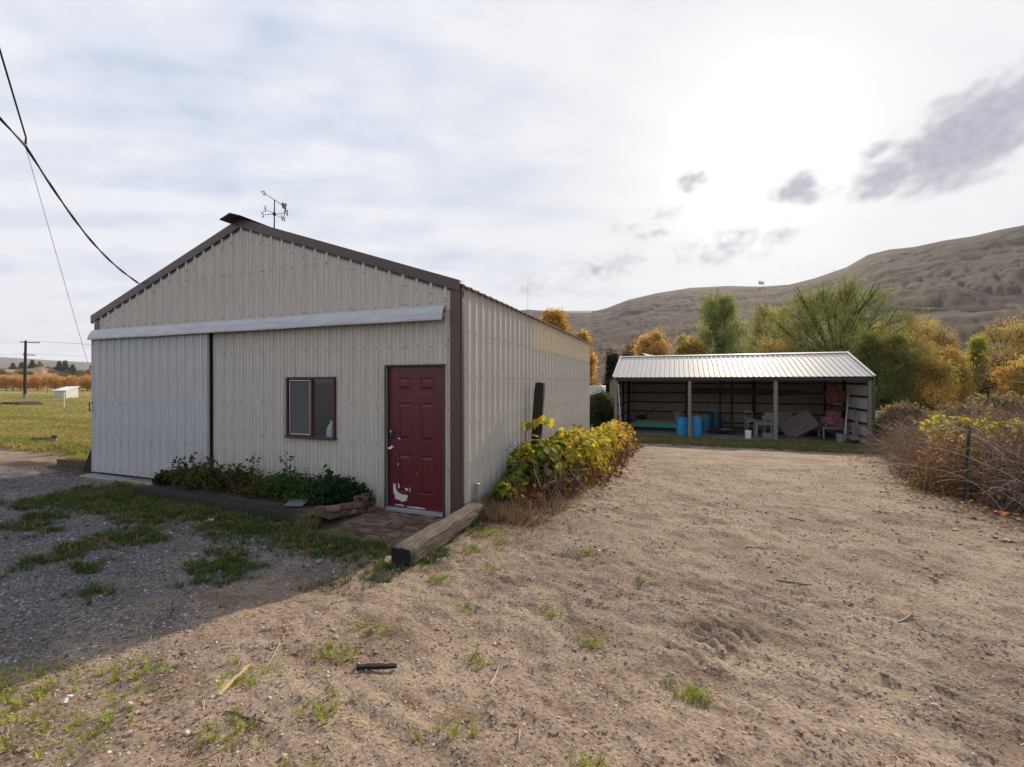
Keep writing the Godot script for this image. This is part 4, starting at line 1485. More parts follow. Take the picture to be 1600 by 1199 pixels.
func make_vines() -> void:
	# the tall timber in the vines
	var pt := rough_box(Vector3(0.20, 2.15, 0.18), Vector3i(3, 18, 3), 0.012, 30.0)
	var po := solo("timber_post", "tall dark timber post leaning beside the workshop's side wall", "post", pt, M.tie_up, V(-2.47, 0.75, 7.85))
	po.rotation = Vector3(-0.05, 0.12, -0.055)
	for i in 6:
		var y: float = [0.0, 0.25, 0.5, 0.9, 0.1, 0.7][i]
		M["vine_%d" % i] = lobed_leaf(Color(0.14, 0.19, 0.03).lerp(Color(0.60, 0.48, 0.04), y)).done(M.leaf)
	var lm := lobed_leaf().done(M.leaf)
	var rows := [
		["grapevine", "green-leaved grapevine climbing the timber post by the side wall", 5.85, 8.6, 1.05, 0, 2300, 80],
		["grapevine", "yellow-leaved grapevine sprawling behind the timber post", 8.5, 12.6, 1.05, 1, 2000, 0],
		["grapevine", "golden far end of the vines beyond the workshop wall", 12.4, 17.2, 1.05, 2, 1700, 0]]
	for q in rows:
		var mid: float = (q[2] + q[3]) / 2.0
		var base := V(-2.05, gh(-2.05, mid), mid)
		var t := thing(q[0], q[1], "grapevine", base, 0.0, "grapevines along the side wall")
		var w := []
		var c := []
		var stems := MB.new()
		var dead := []
		var deadc := []
		for i in q[6]:
			var f := R.randf()
			var b := lerpf(q[2], q[3], f)
			var lump := 0.78 + 0.34 * na.get_noise_2d(b * 1.1, 3.0)
			if q[5] == 0:
				lump *= smoothstep(5.7, 7.4, b) * 0.62 + 0.40
			var a := rr(-0.25, PI + 0.1)
			var r := rr(0.55, 1.10)
			var x := lerpf(-2.38, -1.98, smoothstep(6.2, 8.6, b)) + cos(a) * lerpf(0.52, 0.74, smoothstep(6.0, 8.4, b)) * r * lump
			var y: float = sin(a) * q[4] * r * lump
			if x < FX + 0.05 or y < 0.0:
				continue
			var low := y < 0.40 and cos(a) > -0.2
			if low and R.randf() < 0.72:
				dead.append(Transform3D(Basis.from_euler(Vector3(rr(-1.2, 1.2), rr(0, TAU), rr(-1.2, 1.2))).scaled(Vector3.ONE * rr(0.05, 0.10)), V(x + 0.12 + rr(-0.1, 0.15), gh(x, b) + y * 0.8 + 0.01, b) - base))
				var gg := rr(0.6, 1.3)
				deadc.append(Color(0.22 * gg, 0.105 * gg, 0.05 * gg))
				continue
			var nrm := Vector3(cos(a) + rr(-0.5, 0.5), sin(a) + rr(-0.3, 0.6), rr(-0.5, 0.7)).normalized()
			var zz := nrm.cross(Vector3(rr(-1, 1), rr(-0.2, 0.2), rr(-1, 1))).normalized()
			zz = (zz + Vector3(0, -0.6, 0)).normalized()
			var xx := nrm.cross(zz).normalized()
			var s := rr(0.09, 0.17)
			w.append(Transform3D(Basis(xx * s, zz.cross(xx) * s, zz * s), V(x, gh(x, b) + y, b) - base))
			var g := rr(0.7, 1.25)
			var yellow := clampf([0.10, 0.70, 0.85][q[5]] + na.get_noise_3d(x * 1.5, y * 1.5, b * 1.2) * 0.7 + (0.45 if q[5] == 0 and b > 7.8 and x > -2.2 else 0.0) + rr(-0.2, 0.2), 0.0, 1.0)
			var cc := Color(0.14, 0.19, 0.03).lerp(Color(0.62, 0.50, 0.04), yellow)
			if R.randf() < 0.12 or (q[5] == 2 and x > -1.75 and R.randf() < 0.5):
				cc = Color(0.40, 0.19, 0.045)
			c.append(Color(cc.r * g, cc.g * g, cc.b * g))
		for i in 60:
			var b := lerpf(q[2], q[3], R.randf())
			var x0 := -2.1 + rr(-0.3, 0.5)
			var pts := []
			var dx := rr(-0.5, 0.7)
			var db := rr(-0.6, 0.6)
			for k in 5:
				var f := k / 4.0
				pts.append(V(x0 + dx * f, gh(x0, b) + sin(f * 2.4) * rr(0.3, 0.7), b + db * f) - base)
			stems.tube(pts, [0.009, 0.007, 0.006, 0.005, 0.003], 4)
		part(t, "stems", stems, M.twig).set_meta("kind", "stuff")
		# nearest leaves one by one
		var own: int = q[7]
		for i in own:
			var o := MeshInstance3D.new()
			o.mesh = M["vine_%d" % (pick([0, 0, 1, 2, 4, 3]) if i % 3 else pick([0, 4, 1]))]
			if i < 16:
				o.mesh = M["vine_%d" % pick([3, 5, 2, 1])]
			o.name = "leaf"
			t.add_child(o, true)
			if i < 16:  # the shoot wound round the post
				var f := i / 15.0
				var pb := 7.72
				var px := lerpf(-2.62, -2.10, f)
				var s := rr(0.10, 0.15)
				o.transform = Transform3D(Basis.from_euler(Vector3(rr(0.5, 1.3), rr(-0.8, 0.8), rr(-0.4, 0.4))).scaled(Vector3.ONE * s), V(px, 1.02 + 0.14 * sin(f * 2.2) + rr(-0.08, 0.06), pb - rr(0.0, 0.12)) - base)
			else:
				o.transform = w[i * 7 % w.size()]
				o.position += Vector3(0.03, 0.01, 0.03)
		scatter(t, "leaves", lm, M.leaf, w, c)
		scatter(t, "dead_leaves", lm, M.leaf_dull, dead, deadc)




# ---------------------------------------------------------------- the open pole shed and what it holds
const SB := 23.0     # front posts
const SK := 29.25    # back wall
const SG := -0.90    # ground there
const SLAB := -0.84


func make_shed() -> void:
	var s := thing("pole_shed", "open-fronted pole shed with pale ribbed metal roof at the drive's end", "shed")
	var posts := [-2.93, 0.60, 4.26, 7.80]
	for i in 4:
		var p := MB.new()
		p.box(V(posts[i], 0.46, SB), Vector3(0.15, 2.92, 0.14), Basis(), 0.008)
		part(s, "post", p, M.post_wood)
		p = MB.new()
		p.box(V(posts[i] + 0.03, 0.5, SK - 0.12), Vector3(0.15, 3.0, 0.14), Basis(), 0.008)
		part(s, "post", p, M.girt)
	for x in [-2.93, 7.80]:
		var p := MB.new()
		p.box(V(x, 0.7, 26.1), Vector3(0.14, 3.4, 0.15), Basis(), 0.008)
		part(s, "post", p, M.girt)
	for x in [2.35, 2.95]:
		var p := MB.new()
		p.box(V(x, 0.5, 27.6), Vector3(0.10, 2.9, 0.10), Basis(), 0.006)
		part(s, "post", p, M.girt)
	# eave beam and fascia
	var bm := MB.new()
	bm.box(V(2.43, 1.965, SB - 0.02), Vector3(10.75, 0.14, 0.16), Basis(), 0.006)
	part(s, "eave_beam", bm, M.beam_wood)
	var ct := MB.new()
	ct.box(V(7.90, 0.56, SB - 0.04), Vector3(0.06, 3.0, 0.25), Basis(), 0.006)
	part(s, "corner_trim", ct, M.purple_trim)
	# roof: two slopes
	var e := 2.075
	var rg := 3.30
	var run := 3.25
	var sl := Vector2(run, rg - e).length()
	var e2 := Vector3(0, rg - e, -run) / sl
	var nr := Vector3(0, run, rg - e) / sl
	sheets(s, "roof_panel", M.shed_roof, V(-3.04, e, SB - 0.16), Vector3.RIGHT, e2, nr, 10.94, func(_q): return 0.0, func(_q): return sl)
	var e3 := Vector3(0, rg - e, run) / sl
	var nr3 := Vector3(0, run, -(rg - e)) / sl
	sheets(s, "roof_panel", M.shed_roof, V(-3.04, e, SB - 0.16 + 2.0 * run), Vector3.RIGHT, e3, nr3, 10.94, func(_q): return 0.0, func(_q): return sl)
	var rc := MB.new()
	for sg in [1.0, -1.0]:
		var a := V(-3.06, rg + 0.05, SB - 0.16 + run)
		var b := V(7.92, rg + 0.05, SB - 0.16 + run)
		var dv := Vector3(0, -0.06, sg * 0.16)
		rc.quado(a, b, b + dv, a + dv, Vector3(0, 1, sg * 0.3))
	part(s, "ridge_cap", rc, M.shed_roof)
	for x in [-3.05, 7.91]:
		for sg in [0.0, 1.0]:
			var rk := MB.new()
			var a := V(x, e + 0.03, SB - 0.17 + sg * 2.0 * run)
			var b := V(x, rg + 0.045, SB - 0.16 + run)
			rk.bar(a, b, 0.10, 0.035)
			part(s, "rake_trim", rk, M.shed_roof)
	# walls
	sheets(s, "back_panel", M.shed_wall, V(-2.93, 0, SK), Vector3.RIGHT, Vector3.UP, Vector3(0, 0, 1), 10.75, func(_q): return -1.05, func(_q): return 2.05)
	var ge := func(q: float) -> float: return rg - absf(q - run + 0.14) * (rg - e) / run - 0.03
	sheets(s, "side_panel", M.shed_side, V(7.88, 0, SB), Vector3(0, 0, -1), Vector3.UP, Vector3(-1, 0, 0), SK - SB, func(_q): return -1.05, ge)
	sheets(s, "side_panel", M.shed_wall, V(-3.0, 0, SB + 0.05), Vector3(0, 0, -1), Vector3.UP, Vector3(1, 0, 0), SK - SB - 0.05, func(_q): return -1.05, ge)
	for y in [-0.62, -0.02, 0.58, 1.18, 1.75]:
		var g := MB.new()
		g.box(V(2.43, y, SK - 0.06), Vector3(10.6, 0.085, 0.05), Basis(), 0.004)
		part(s, "girt", g, M.girt)
		g = MB.new()
		g.box(V(7.83, y, 26.15), Vector3(0.05, 0.10, 6.1), Basis(), 0.004)
		part(s, "girt", g, M.jamb)
		g = MB.new()
		g.box(V(-2.95, y, 26.15), Vector3(0.05, 0.085, 6.1), Basis(), 0.004)
		part(s, "girt", g, M.girt)
	for i in 5:
		var tr := MB.new()
		var x: float = [-2.9, 0.6, 4.26, 6.0, 7.75][i]
		tr.bar(V(x, e - 0.06, SB), V(x, rg - 0.10, SB - 0.16 + run), 0.05, 0.14)
		tr.bar(V(x, rg - 0.10, SB - 0.16 + run), V(x, e - 0.06, SK), 0.05, 0.14)
		tr.bar(V(x, e - 0.10, SB), V(x, e - 0.10, SK), 0.05, 0.12)
		part(s, "truss", tr, M.girt)
	var lr := MB.new()
	for i in 16:
		var y := 1.25 + (i % 4) * 0.05 + rr(0, 0.12)
		lr.bar(V(0.7 + rr(-0.3, 0.8), y, 25.6 + (i / 4) * 0.22 + rr(-0.05, 0.05)), V(5.6 + rr(-1.4, 0.5), y - rr(0.0, 0.1), 25.6 + (i / 4) * 0.22), 0.09, 0.045)
	var rack := thing("lumber_rack", "dark lengths of lumber stored overhead in the shed", "lumber", Vector3.ZERO)
	part(rack, "boards", lr, M.plank_dark).set_meta("kind", "stuff")
	var rb := MB.new()
	rb.bar(V(0.6, 1.2, 25.5), V(0.6, 1.2, 26.6), 0.06, 0.08)
	rb.bar(V(4.26, 1.2, 25.5), V(4.26, 1.2, 26.6), 0.06, 0.08)
	rb.bar(V(0.6, 1.2, 25.6), V(0.6, 2.0, 25.6), 0.05, 0.05)
	rb.bar(V(4.26, 1.2, 25.6), V(4.26, 2.0, 25.6), 0.05, 0.05)
	part(rack, "hangers", rb, M.girt)
	# concrete slab under the two left bays
	var cs := MB.new()
	cs.box(V(0.66, SLAB - 0.12, SB + 3.05), Vector3(7.3, 0.24, 6.35), Basis(), 0.02)
	var so := part(self, "shed_slab", cs, M.slab)
	setting(so)
	tag(so, "grey concrete slab under the shed's left bays", "concrete slab")


func barrel(label: String, x: float, b: float, m: Material, turn: float) -> void:
	var t := thing("blue_barrel", label, "barrel", V(x, SLAB, b), turn, "blue plastic barrels in the shed")
	var mb := MB.new()
	mb.lathe(Vector3.ZERO, [Vector2(0.0, 0.0), Vector2(0.26, 0.0), Vector2(0.285, 0.03), Vector2(0.285, 0.27), Vector2(0.297, 0.29), Vector2(0.297, 0.32), Vector2(0.287, 0.34), Vector2(0.287, 0.56), Vector2(0.297, 0.58), Vector2(0.297, 0.61), Vector2(0.285, 0.63), Vector2(0.283, 0.82), Vector2(0.27, 0.87)], 28)
	part(t, "body", mb, m)
	var lid := MB.new()
	lid.lathe(Vector3.ZERO, [Vector2(0.27, 0.87), Vector2(0.29, 0.875), Vector2(0.29, 0.90), Vector2(0.265, 0.90), Vector2(0.26, 0.875), Vector2(0.0, 0.875)], 28)
	part(t, "rim", lid, m)
	for sx in [-0.13, 0.13]:
		var bg := MB.new()
		bg.lathe(Vector3(sx, 0.875, 0), [Vector2(0.035, 0.0), Vector2(0.035, 0.02), Vector2(0.0, 0.02)], 10)
		part(t, "bung", bg, m)


func table(label: String, x: float, b: float, w: float, d: float, h: float, y: float, m: Material) -> void:
	var t := thing("work_table", label, "table", V(x, y, b))
	var top := MB.new()
	top.box(Vector3(0, h - 0.02, 0), Vector3(w, 0.04, d), Basis(), 0.005)
	part(t, "tabletop", top, m)
	for sx in [-1.0, 1.0]:
		for sz in [-1.0, 1.0]:
			var lg := MB.new()
			lg.box(Vector3(sx * (w / 2 - 0.06), (h - 0.04) / 2, sz * (d / 2 - 0.06)), Vector3(0.075, h - 0.04, 0.075), Basis(), 0.005)
			part(t, "leg", lg, m)
	for sz in [-1.0, 1.0]:
		var ap := MB.new()
		ap.box(Vector3(0, h - 0.08, sz * (d / 2 - 0.06)), Vector3(w - 0.195, 0.08, 0.025), Basis(), 0.003)
		part(t, "apron", ap, m)


func blob(mb: MB, at: Vector3, size: Vector3, amp: float, freq: float, sd: float, rings := 12, sides := 18) -> void:  # a lumpy rounded mass
	var p := func(i: int, k: int) -> Vector3:
		var th := PI * i / rings
		var ph := TAU * (k % sides) / sides
		var d := Vector3(sin(th) * cos(ph), cos(th), sin(th) * sin(ph))
		var boxy := d / maxf(absf(d.x), maxf(absf(d.y), absf(d.z)))
		d = d.lerp(boxy, 0.45)
		d *= 1.0 + amp * na.get_noise_3d(d.x * freq + sd, d.y * freq, d.z * freq)
		return at + d * size
	for i in rings:
		for k in sides:
			mb.quado(p.call(i, k), p.call(i, k + 1), p.call(i + 1, k + 1), p.call(i + 1, k), (p.call(i, k) + p.call(i + 1, k + 1)) / 2.0 - at)


func make_contents() -> void:
	barrel("bright blue barrel at the shed front left of the post", 0.27, 23.42, M.barrel, 0.3)
	barrel("bright blue barrel at the shed front right of the post", 0.90, 23.45, M.barrel, 1.2)
	barrel("dim blue barrel standing alone against the shed's back wall", 2.24, 28.5, M.barrel_dim, 0.0)
	barrel("dim blue barrel behind the orange bin in the shed", 1.45, 25.9, M.barrel_dim, 0.7)
	var t := thing("orange_bin", "orange bin standing behind the blue barrels", "bin", V(1.02, SLAB, 25.0))
	var mb := MB.new()
	mb.lathe(Vector3.ZERO, [Vector2(0.0, 0.0), Vector2(0.17, 0.0), Vector2(0.19, 0.05), Vector2(0.21, 0.92), Vector2(0.19, 0.92), Vector2(0.17, 0.10), Vector2(0.0, 0.10)], 18)
	part(t, "body", mb, M.orange)
	var hn := MB.new()
	hn.tube([Vector3(0.20, 0.86, 0), Vector3(0.27, 0.84, 0), Vector3(0.27, 0.74, 0), Vector3(0.20, 0.72, 0)], [0.012, 0.012, 0.012, 0.012], 6)
	part(t, "handle", hn, M.orange)
	t = thing("dark_drum", "dark round drum behind the left front barrel", "drum", V(0.05, SLAB, 26.2))
	mb = MB.new()
	mb.lathe(Vector3.ZERO, [Vector2(0.0, 0.0), Vector2(0.30, 0.0), Vector2(0.30, 0.95), Vector2(0.2, 1.05), Vector2(0.0, 1.08)], 20)
	part(t, "body", mb, M.gray_cloth)
	# teal bench box and the boards on it
	t = thing("teal_bench", "long teal bench box under a stack of boards", "bench", V(-1.15, SLAB, 25.4))
	mb = MB.new()
	mb.box(Vector3(0, 0.30, 0), Vector3(2.35, 0.22, 0.55), Basis(), 0.01)
	part(t, "seat", mb, M.teal)
	mb = MB.new()
	mb.box(Vector3(0, 0.09, -0.05), Vector3(2.2, 0.19, 0.4), Basis(), 0.01)
	part(t, "base", mb, M.dark_cloth)
	var lt := thing("board_stack", "stack of pinkish brown boards on the teal bench", "boards", V(-1.1, SLAB + 0.41, 25.45))
	for i in 9:
		var o := MB.new()
		o.box(Vector3(rr(-0.08, 0.08), 0.025 + (i / 3) * 0.05, -0.17 + (i % 3) * 0.17), Vector3(2.15 + rr(-0.1, 0.1), 0.045, 0.15), Basis(), 0.004)
		part(lt, "board", o, M.plank)
	t = thing("tube_frame", "pale tubular metal bed frame behind the board stack", "bed frame", V(-0.43, SLAB, 27.5))
	mb = MB.new()
	mb.tube([Vector3(-0.75, 0.0, 0), Vector3(-0.75, 0.98, 0), Vector3(-0.70, 1.04, 0), Vector3(0.70, 1.04, 0), Vector3(0.75, 0.98, 0), Vector3(0.75, 0.0, 0)], [0.02, 0.02, 0.02, 0.02, 0.02, 0.02], 8)
	part(t, "frame", mb, M.tube_yellow)
	for y in [0.80, 0.35]:
		mb = MB.new()
		mb.tube([Vector3(-0.74, y, 0), Vector3(0.74, y, 0)], [0.014, 0.014], 8)
		part(t, "crossbar", mb, M.tube_yellow)
	t = thing("garden_tiller", "dark rotary tiller with curved handlebars in the shed's left corner", "tiller", V(-2.0, SLAB, 27.3))
	mb = MB.new()
	blob(mb, Vector3(0, 0.42, 0), Vector3(0.30, 0.28, 0.22), 0.3, 2.0, 5.0)
	part(t, "engine", mb, M.iron)
	for sz in [-0.15, 0.15]:
		mb = MB.new()
		mb.tube([Vector3(0.15, 0.5, sz), Vector3(0.4, 0.85, sz * 1.4), Vector3(0.75, 1.12, sz * 1.8), Vector3(0.95, 1.14, sz * 1.8)], [0.02, 0.02, 0.02, 0.025], 6)
		part(t, "handlebar", mb, M.iron)
		var wh := MB.new()
		wh.lathe(Vector3.ZERO, [Vector2(0.0, -0.05), Vector2(0.16, -0.05), Vector2(0.20, -0.02), Vector2(0.20, 0.02), Vector2(0.16, 0.05), Vector2(0.0, 0.05)], 16)
		var wo := part(t, "wheel", wh, M.black)
		wo.transform = Transform3D(Basis(Vector3.RIGHT, PI / 2), Vector3(-0.05, 0.20, sz * 1.5))
	# bucket
	t = thing("white_bucket", "white plastic bucket on the slab edge before the tables", "bucket", V(3.19, SLAB, 23.35))
	mb = MB.new()
	mb.lathe(Vector3.ZERO, [Vector2(0.0, 0.0), Vector2(0.125, 0.0), Vector2(0.145, 0.33), Vector2(0.152, 0.33), Vector2(0.152, 0.37), Vector2(0.138, 0.37), Vector2(0.118, 0.02), Vector2(0.0, 0.02)], 20)
	part(t, "pail", mb, M.bucket)
	mb = MB.new()
	mb.tube([Vector3(-0.15, 0.33, 0), Vector3(-0.12, 0.22, 0.12), Vector3(0.0, 0.18, 0.17), Vector3(0.12, 0.22, 0.12), Vector3(0.15, 0.33, 0)], [0.004, 0.004, 0.004, 0.004, 0.004], 5)
	part(t, "handle", mb, M.galv)
	table("pale grey table in front of the second shed post", 3.98, 24.1, 0.85, 0.7, 0.74, SLAB, M.gray_paint)
	table("taller grey table behind the front table in the shed", 3.75, 25.0, 0.9, 0.6, 0.80, SLAB, M.gray_paint)
	t = thing("folding_chair", "grey chair with a tall back beside the tables", "chair", V(3.42, SLAB, 24.9), 0.2)
	for sx in [-0.2, 0.2]:
		mb = MB.new()
		mb.tube([Vector3(sx, 0, 0.2), Vector3(sx, 0.45, 0.12), Vector3(sx, 1.2, -0.1)], [0.016, 0.016, 0.016], 6)
		part(t, "leg", mb, M.gray_paint)
	for y in [1.16, 0.85, 0.45]:
		mb = MB.new()
		mb.box(Vector3(0, y, -0.09 + (1.2 - y) * 0.28), Vector3(0.42, 0.06 if y > 0.5 else 0.03, 0.03 if y > 0.5 else 0.36), Basis(), 0.006)
		part(t, "seat" if y < 0.5 else "slat", mb, M.gray_paint)
	mb = MB.new()
	blob(mb, Vector3.ZERO, Vector3(0.32, 0.10, 0.24), 0.4, 2.2, 9.0)
	solo("black_bag", "black bag lying on the taller grey table", "bag", mb, M.dark_cloth, V(3.95, SLAB + 0.88, 25.0))
	mb = MB.new()
	blob(mb, Vector3.ZERO, Vector3(0.30, 0.22, 0.20), 0.5, 1.6, 19.0)
	solo("white_sack", "pale crumpled sack on the table beside the shed post", "sack", mb, M.gray_cloth, V(4.25, SLAB + 0.94, 24.4))
	mb = MB.new()
	mb.box(Vector3(0, 0.13, 0), Vector3(0.42, 0.26, 0.3), Basis(), 0.02)
	solo("small_crate", "small pale box on the slab under the front table", "box", mb, M.gray_cloth, V(4.02, SLAB, 23.5))
	mb = MB.new()
	for i in 9:
		blob(mb, Vector3(rr(-0.45, 0.45), 0.05 + rr(0, 0.08), rr(-0.25, 0.25)), Vector3(rr(0.15, 0.3), rr(0.05, 0.11), rr(0.12, 0.25)), 0.6, 2.0, i * 7.0, 8, 10)
	solo("tarp_heap", "dark crumpled tarp heaped on the slab floor", "tarp", mb, M.dark_cloth, V(2.15, SLAB, 24.9))
	mb = MB.new()
	blob(mb, Vector3.ZERO, Vector3(0.28, 0.10, 0.16), 0.6, 2.0, 31.0)
	solo("rag_bundle", "pale grey rag bundle lying on the dark tarp", "rags", mb, M.gray_cloth, V(2.42, SLAB + 0.16, 25.0), 0.5)
	# mattress slumped against the back
	t = thing("old_mattress", "stained striped mattress slumped on its side in the right bay", "mattress", V(6.0, SG + 0.04, 25.7))
	t.rotation = Vector3(-0.35, -0.35, 0.62)
	mb = rough_box(Vector3(1.55, 1.0, 0.24), Vector3i(12, 8, 3), 0.06, 12.0)
	var tk := part(t, "ticking", mb, M.mattress)
	tk.position = Vector3(0.1, 0.58, 0)
	for i in 7:
		mb = MB.new()
		mb.tube([Vector3(-0.62, 0.20 + i * 0.13, 0.13), Vector3(0.1, 0.20 + i * 0.13, 0.150), Vector3(0.80, 0.20 + i * 0.13, 0.13)], [0.006, 0.010, 0.006], 5)
		part(t, "seam", mb, M.mattress_edge)
	mb = MB.new()
	mb.box(Vector3(0, 0.55, 0), Vector3(0.75, 1.1, 0.12), Basis(Vector3.RIGHT, -0.12), 0.03)
	solo("foam_pad", "tan foam pad standing behind the striped mattress", "foam pad", mb, M.shed_wall, V(5.5, SG, 27.4))
	# insulation
	table("grey table carrying pink insulation in the right bay", 7.15, 25.4, 1.1, 0.8, 0.58, SG, M.gray_paint)
	for q in [[6.92, 0.30, 25.3, 0.26, "pink roll of insulation at the left of the grey table"], [7.32, 0.26, 25.4, 0.30, "pink bundle of insulation at the right of the grey table"], [7.12, 0.62, 25.5, 0.24, "pink roll of insulation lying on top of the two lower ones"]]:
		mb = MB.new()
		blob(mb, Vector3.ZERO, Vector3(q[3], q[3] * 0.85, 0.34), 0.45, 2.0, q[0] * 5.0, 14, 20)
		solo("insulation_roll", q[4], "insulation", mb, M.pink, V(q[0], SG + 0.58 + q[1] - 0.05, q[2]), 0.0, "pink insulation rolls on the shed table")
	mb = MB.new()
	blob(mb, Vector3.ZERO, Vector3(0.34, 0.12, 0.26), 0.3, 2.0, 3.0)
	solo("burlap_sack", "brown burlap sack lying on the pink insulation", "sack", mb, M.burlap, V(7.3, SG + 1.42, 25.6))
	mb = MB.new()
	blob(mb, Vector3(0, 0, 0), Vector3(0.42, 0.30, 0.24), 0.55, 1.8, 8.0, 14, 20)
	blob(mb, Vector3(-0.08, 0.30, 0), Vector3(0.20, 0.26, 0.16), 0.5, 1.8, 28.0)
	solo("hanging_insulation", "salmon pink insulation bundle hung from the shed's right wall", "insulation", mb, M.salmon, V(7.42, 1.12, 26.0))
	var hk := MB.new()
	hk.bar(V(7.42, 1.3, 26.0), V(7.42, 2.6, 26.0), 0.02, 0.02)
	solo("hanging_strap", "dark strap holding the hanging pink insulation bundle", "strap", hk, M.iron)
	# ladder and long tools at the right wall
	t = thing("aluminium_ladder", "pale ladder leaning against the shed's right wall", "ladder", V(7.25, SG, 24.2))
	var foot := Vector3(0, 0, 0)
	var head := Vector3(0.42, 2.2, -0.9)
	var across := Vector3(0.35, 0, 0.22)
	for sg in [0.0, 1.0]:
		mb = MB.new()
		mb.bar(foot + across * sg, head + across * sg, 0.07, 0.03)
		part(t, "rail", mb, M.ladder)
	for i in 7:
		mb = MB.new()
		var p := foot.lerp(head, (i + 0.6) / 7.4)
		mb.tube([p, p + across], [0.014, 0.014], 6)
		part(t, "rung", mb, M.ladder)
	for i in 5:
		t = thing("long_handled_tool", ["rake leaning with wooden handle beside the ladder foot", "hoe leaning in the middle of the wooden-handled tools", "shovel leaning with wooden handle nearest shed's right post", "thin wooden stake leaning behind the rake", "fork leaning low against the shed's right wall"][i], "tool", Vector3.ZERO, 0.0, "long-handled tools in the shed")
		mb = MB.new()
		var a := V(7.30 + i * 0.09, SG + 0.03, 23.55 + 0.05 * i)
		var b := V(7.72 + 0.02 * i, 0.45 + 0.12 * ((i * 3) % 4), 24.3 + i * 0.12)
		mb.tube([a, b], [0.018, 0.016], 6)
		part(t, "handle", mb, M.pole_wood)
		mb = MB.new()
		mb.box(a + Vector3(0, 0.05, 0), Vector3(0.20 if i != 3 else 0.04, 0.10, 0.03), Basis(Vector3.UP, 0.4 * i), 0.006)
		part(t, "head", mb, M.iron)
	t = thing("metal_pail", "grey metal pail on the ground beside the ladder", "pail", V(7.0, SG, 23.9))
	mb = MB.new()
	mb.lathe(Vector3.ZERO, [Vector2(0.0, 0.0), Vector2(0.14, 0.0), Vector2(0.18, 0.36), Vector2(0.165, 0.36), Vector2(0.13, 0.03), Vector2(0.0, 0.03)], 18)
	part(t, "body", mb, M.galv)
	mb = MB.new()
	mb.tube([Vector3(-0.18, 0.34, 0), Vector3(-0.12, 0.46, 0.05), Vector3(0.12, 0.46, 0.05), Vector3(0.18, 0.34, 0)], [0.006, 0.006, 0.006, 0.006], 5)
	part(t, "handle", mb, M.iron)
	mb = MB.new()
	mb.bar(V(-2.62, SG + 0.05, 22.72), V(-2.80, 1.75, 22.90), 0.16, 0.03)
	solo("white_board", "white board leaning against the shed's left front post", "board", mb, M.white_paint)


# ---------------------------------------------------------------- trees and bushes
var clumps := {}


func tree(called: String, label: String, x: float, b: float, y: float, h: float, w: float, o := {}, group := "") -> Node3D:
	var t := thing(called, label, o.get("cat", "tree"), V(x, y, b), 0.0, group)
	var rg := RandomNumberGenerator.new()
	rg.seed = o.get("seed", 1)
	var lobes: int = int(o.get("lobes", 14) * 2.0)
	var count: int = int(o.get("count", 900) * o.get("more", 1.25))
	var pal: Array = o.pal
	var low: float = o.get("low", 0.25)
	var narrow: float = o.get("narrow", 0.0)
	var limb: float = o.get("limb", 0.7)
	var mb := MB.new()
	var tr: float = o.get("trunk", h * 0.028)
	var fork: float = h * o.get("fork", 0.28)
	var lean := Vector3(rg.randf_range(-0.05, 0.05), 0, rg.randf_range(-0.05, 0.05)) * h
	var p1 := Vector3(0, fork, 0) + lean
	mb.tube([Vector3(0, -0.15, 0), Vector3(0, fork * 0.5, 0) + lean * 0.3, p1], [tr * 1.25, tr, tr * 0.8], 7)
	var ws := []
	var cs := []
	for i in lobes:
		var f := (i + 0.5) / lobes
		var yy := lerpf(low, 0.93, f) * h
		var env: float = 1.0
		if narrow > 0.0:
			env = lerpf(1.0, 0.25, pow(f, 1.0 / narrow))
		else:
			env = sin(clampf(0.18 + f * 0.80, 0.0, 1.0) * PI) * 0.5 + 0.5
		var an := i * 2.399 + rg.randf() * 0.7
		var rad := w * 0.5 * env * rg.randf_range(0.25, 0.92)
		var c := Vector3(cos(an) * rad, yy + rg.randf_range(-0.05, 0.05) * h, sin(an) * rad)
		var lr: float = w * rg.randf_range(0.08, 0.19) * (0.6 + 0.4 * env) * o.get("lobe", 1.0)
		var start := p1 * rg.randf_range(0.75, 1.0) if c.y > fork else Vector3(0, c.y * 0.6, 0)
		var mid := start.lerp(c, 0.55) + Vector3(0, h * 0.04, 0)
		mb.tube([start, mid, c], [tr * 0.45 * limb, tr * 0.22 * limb, tr * 0.07], 5)
		for k in 3:
			var dd := Vector3(rg.randf_range(-1, 1), rg.randf_range(-0.2, 1), rg.randf_range(-1, 1)).normalized() * lr * 1.1
			mb.tube([mid.lerp(c, 0.5), c + dd], [tr * 0.16, tr * 0.05], 4)
		var tint: Color = pal[rg.randi() % pal.size()].lerp(pal[rg.randi() % pal.size()], rg.randf())
		var bias := rg.randf_range(0.8, 1.2)
		for k in count / lobes:
			var d := Vector3(rg.randfn(), rg.randfn(), rg.randfn()) * lr * 0.52
			d.y *= o.get("flat", 0.85)
			var q := c + d
			if o.get("droop", 0.0) > 0.0:
				q.y -= o.droop * lr * rg.randf() * rg.randf()
			if q.y < 0.02 * h:
				continue
			var s: float = o.get("size", 1.0) * rg.randf_range(0.7, 1.35)
			ws.append(Transform3D(Basis.from_euler(Vector3(rg.randf_range(-0.4, 0.4), rg.randf() * TAU, rg.randf_range(-0.4, 0.4))).scaled(Vector3.ONE * s), q))
			var g := bias * rg.randf_range(0.75, 1.25)
			var cc: Color = tint.lerp(pal[rg.randi() % pal.size()], 0.35)
			cs.append(Color(cc.r * g, cc.g * g, cc.b * g))
	part(t, o.get("stem", "trunk"), mb, o.get("bark", M.bark))
	scatter(t, o.get("crown", "crown"), clumps[o.get("clump", "leafy")], M.leaf, ws, cs)
	return t


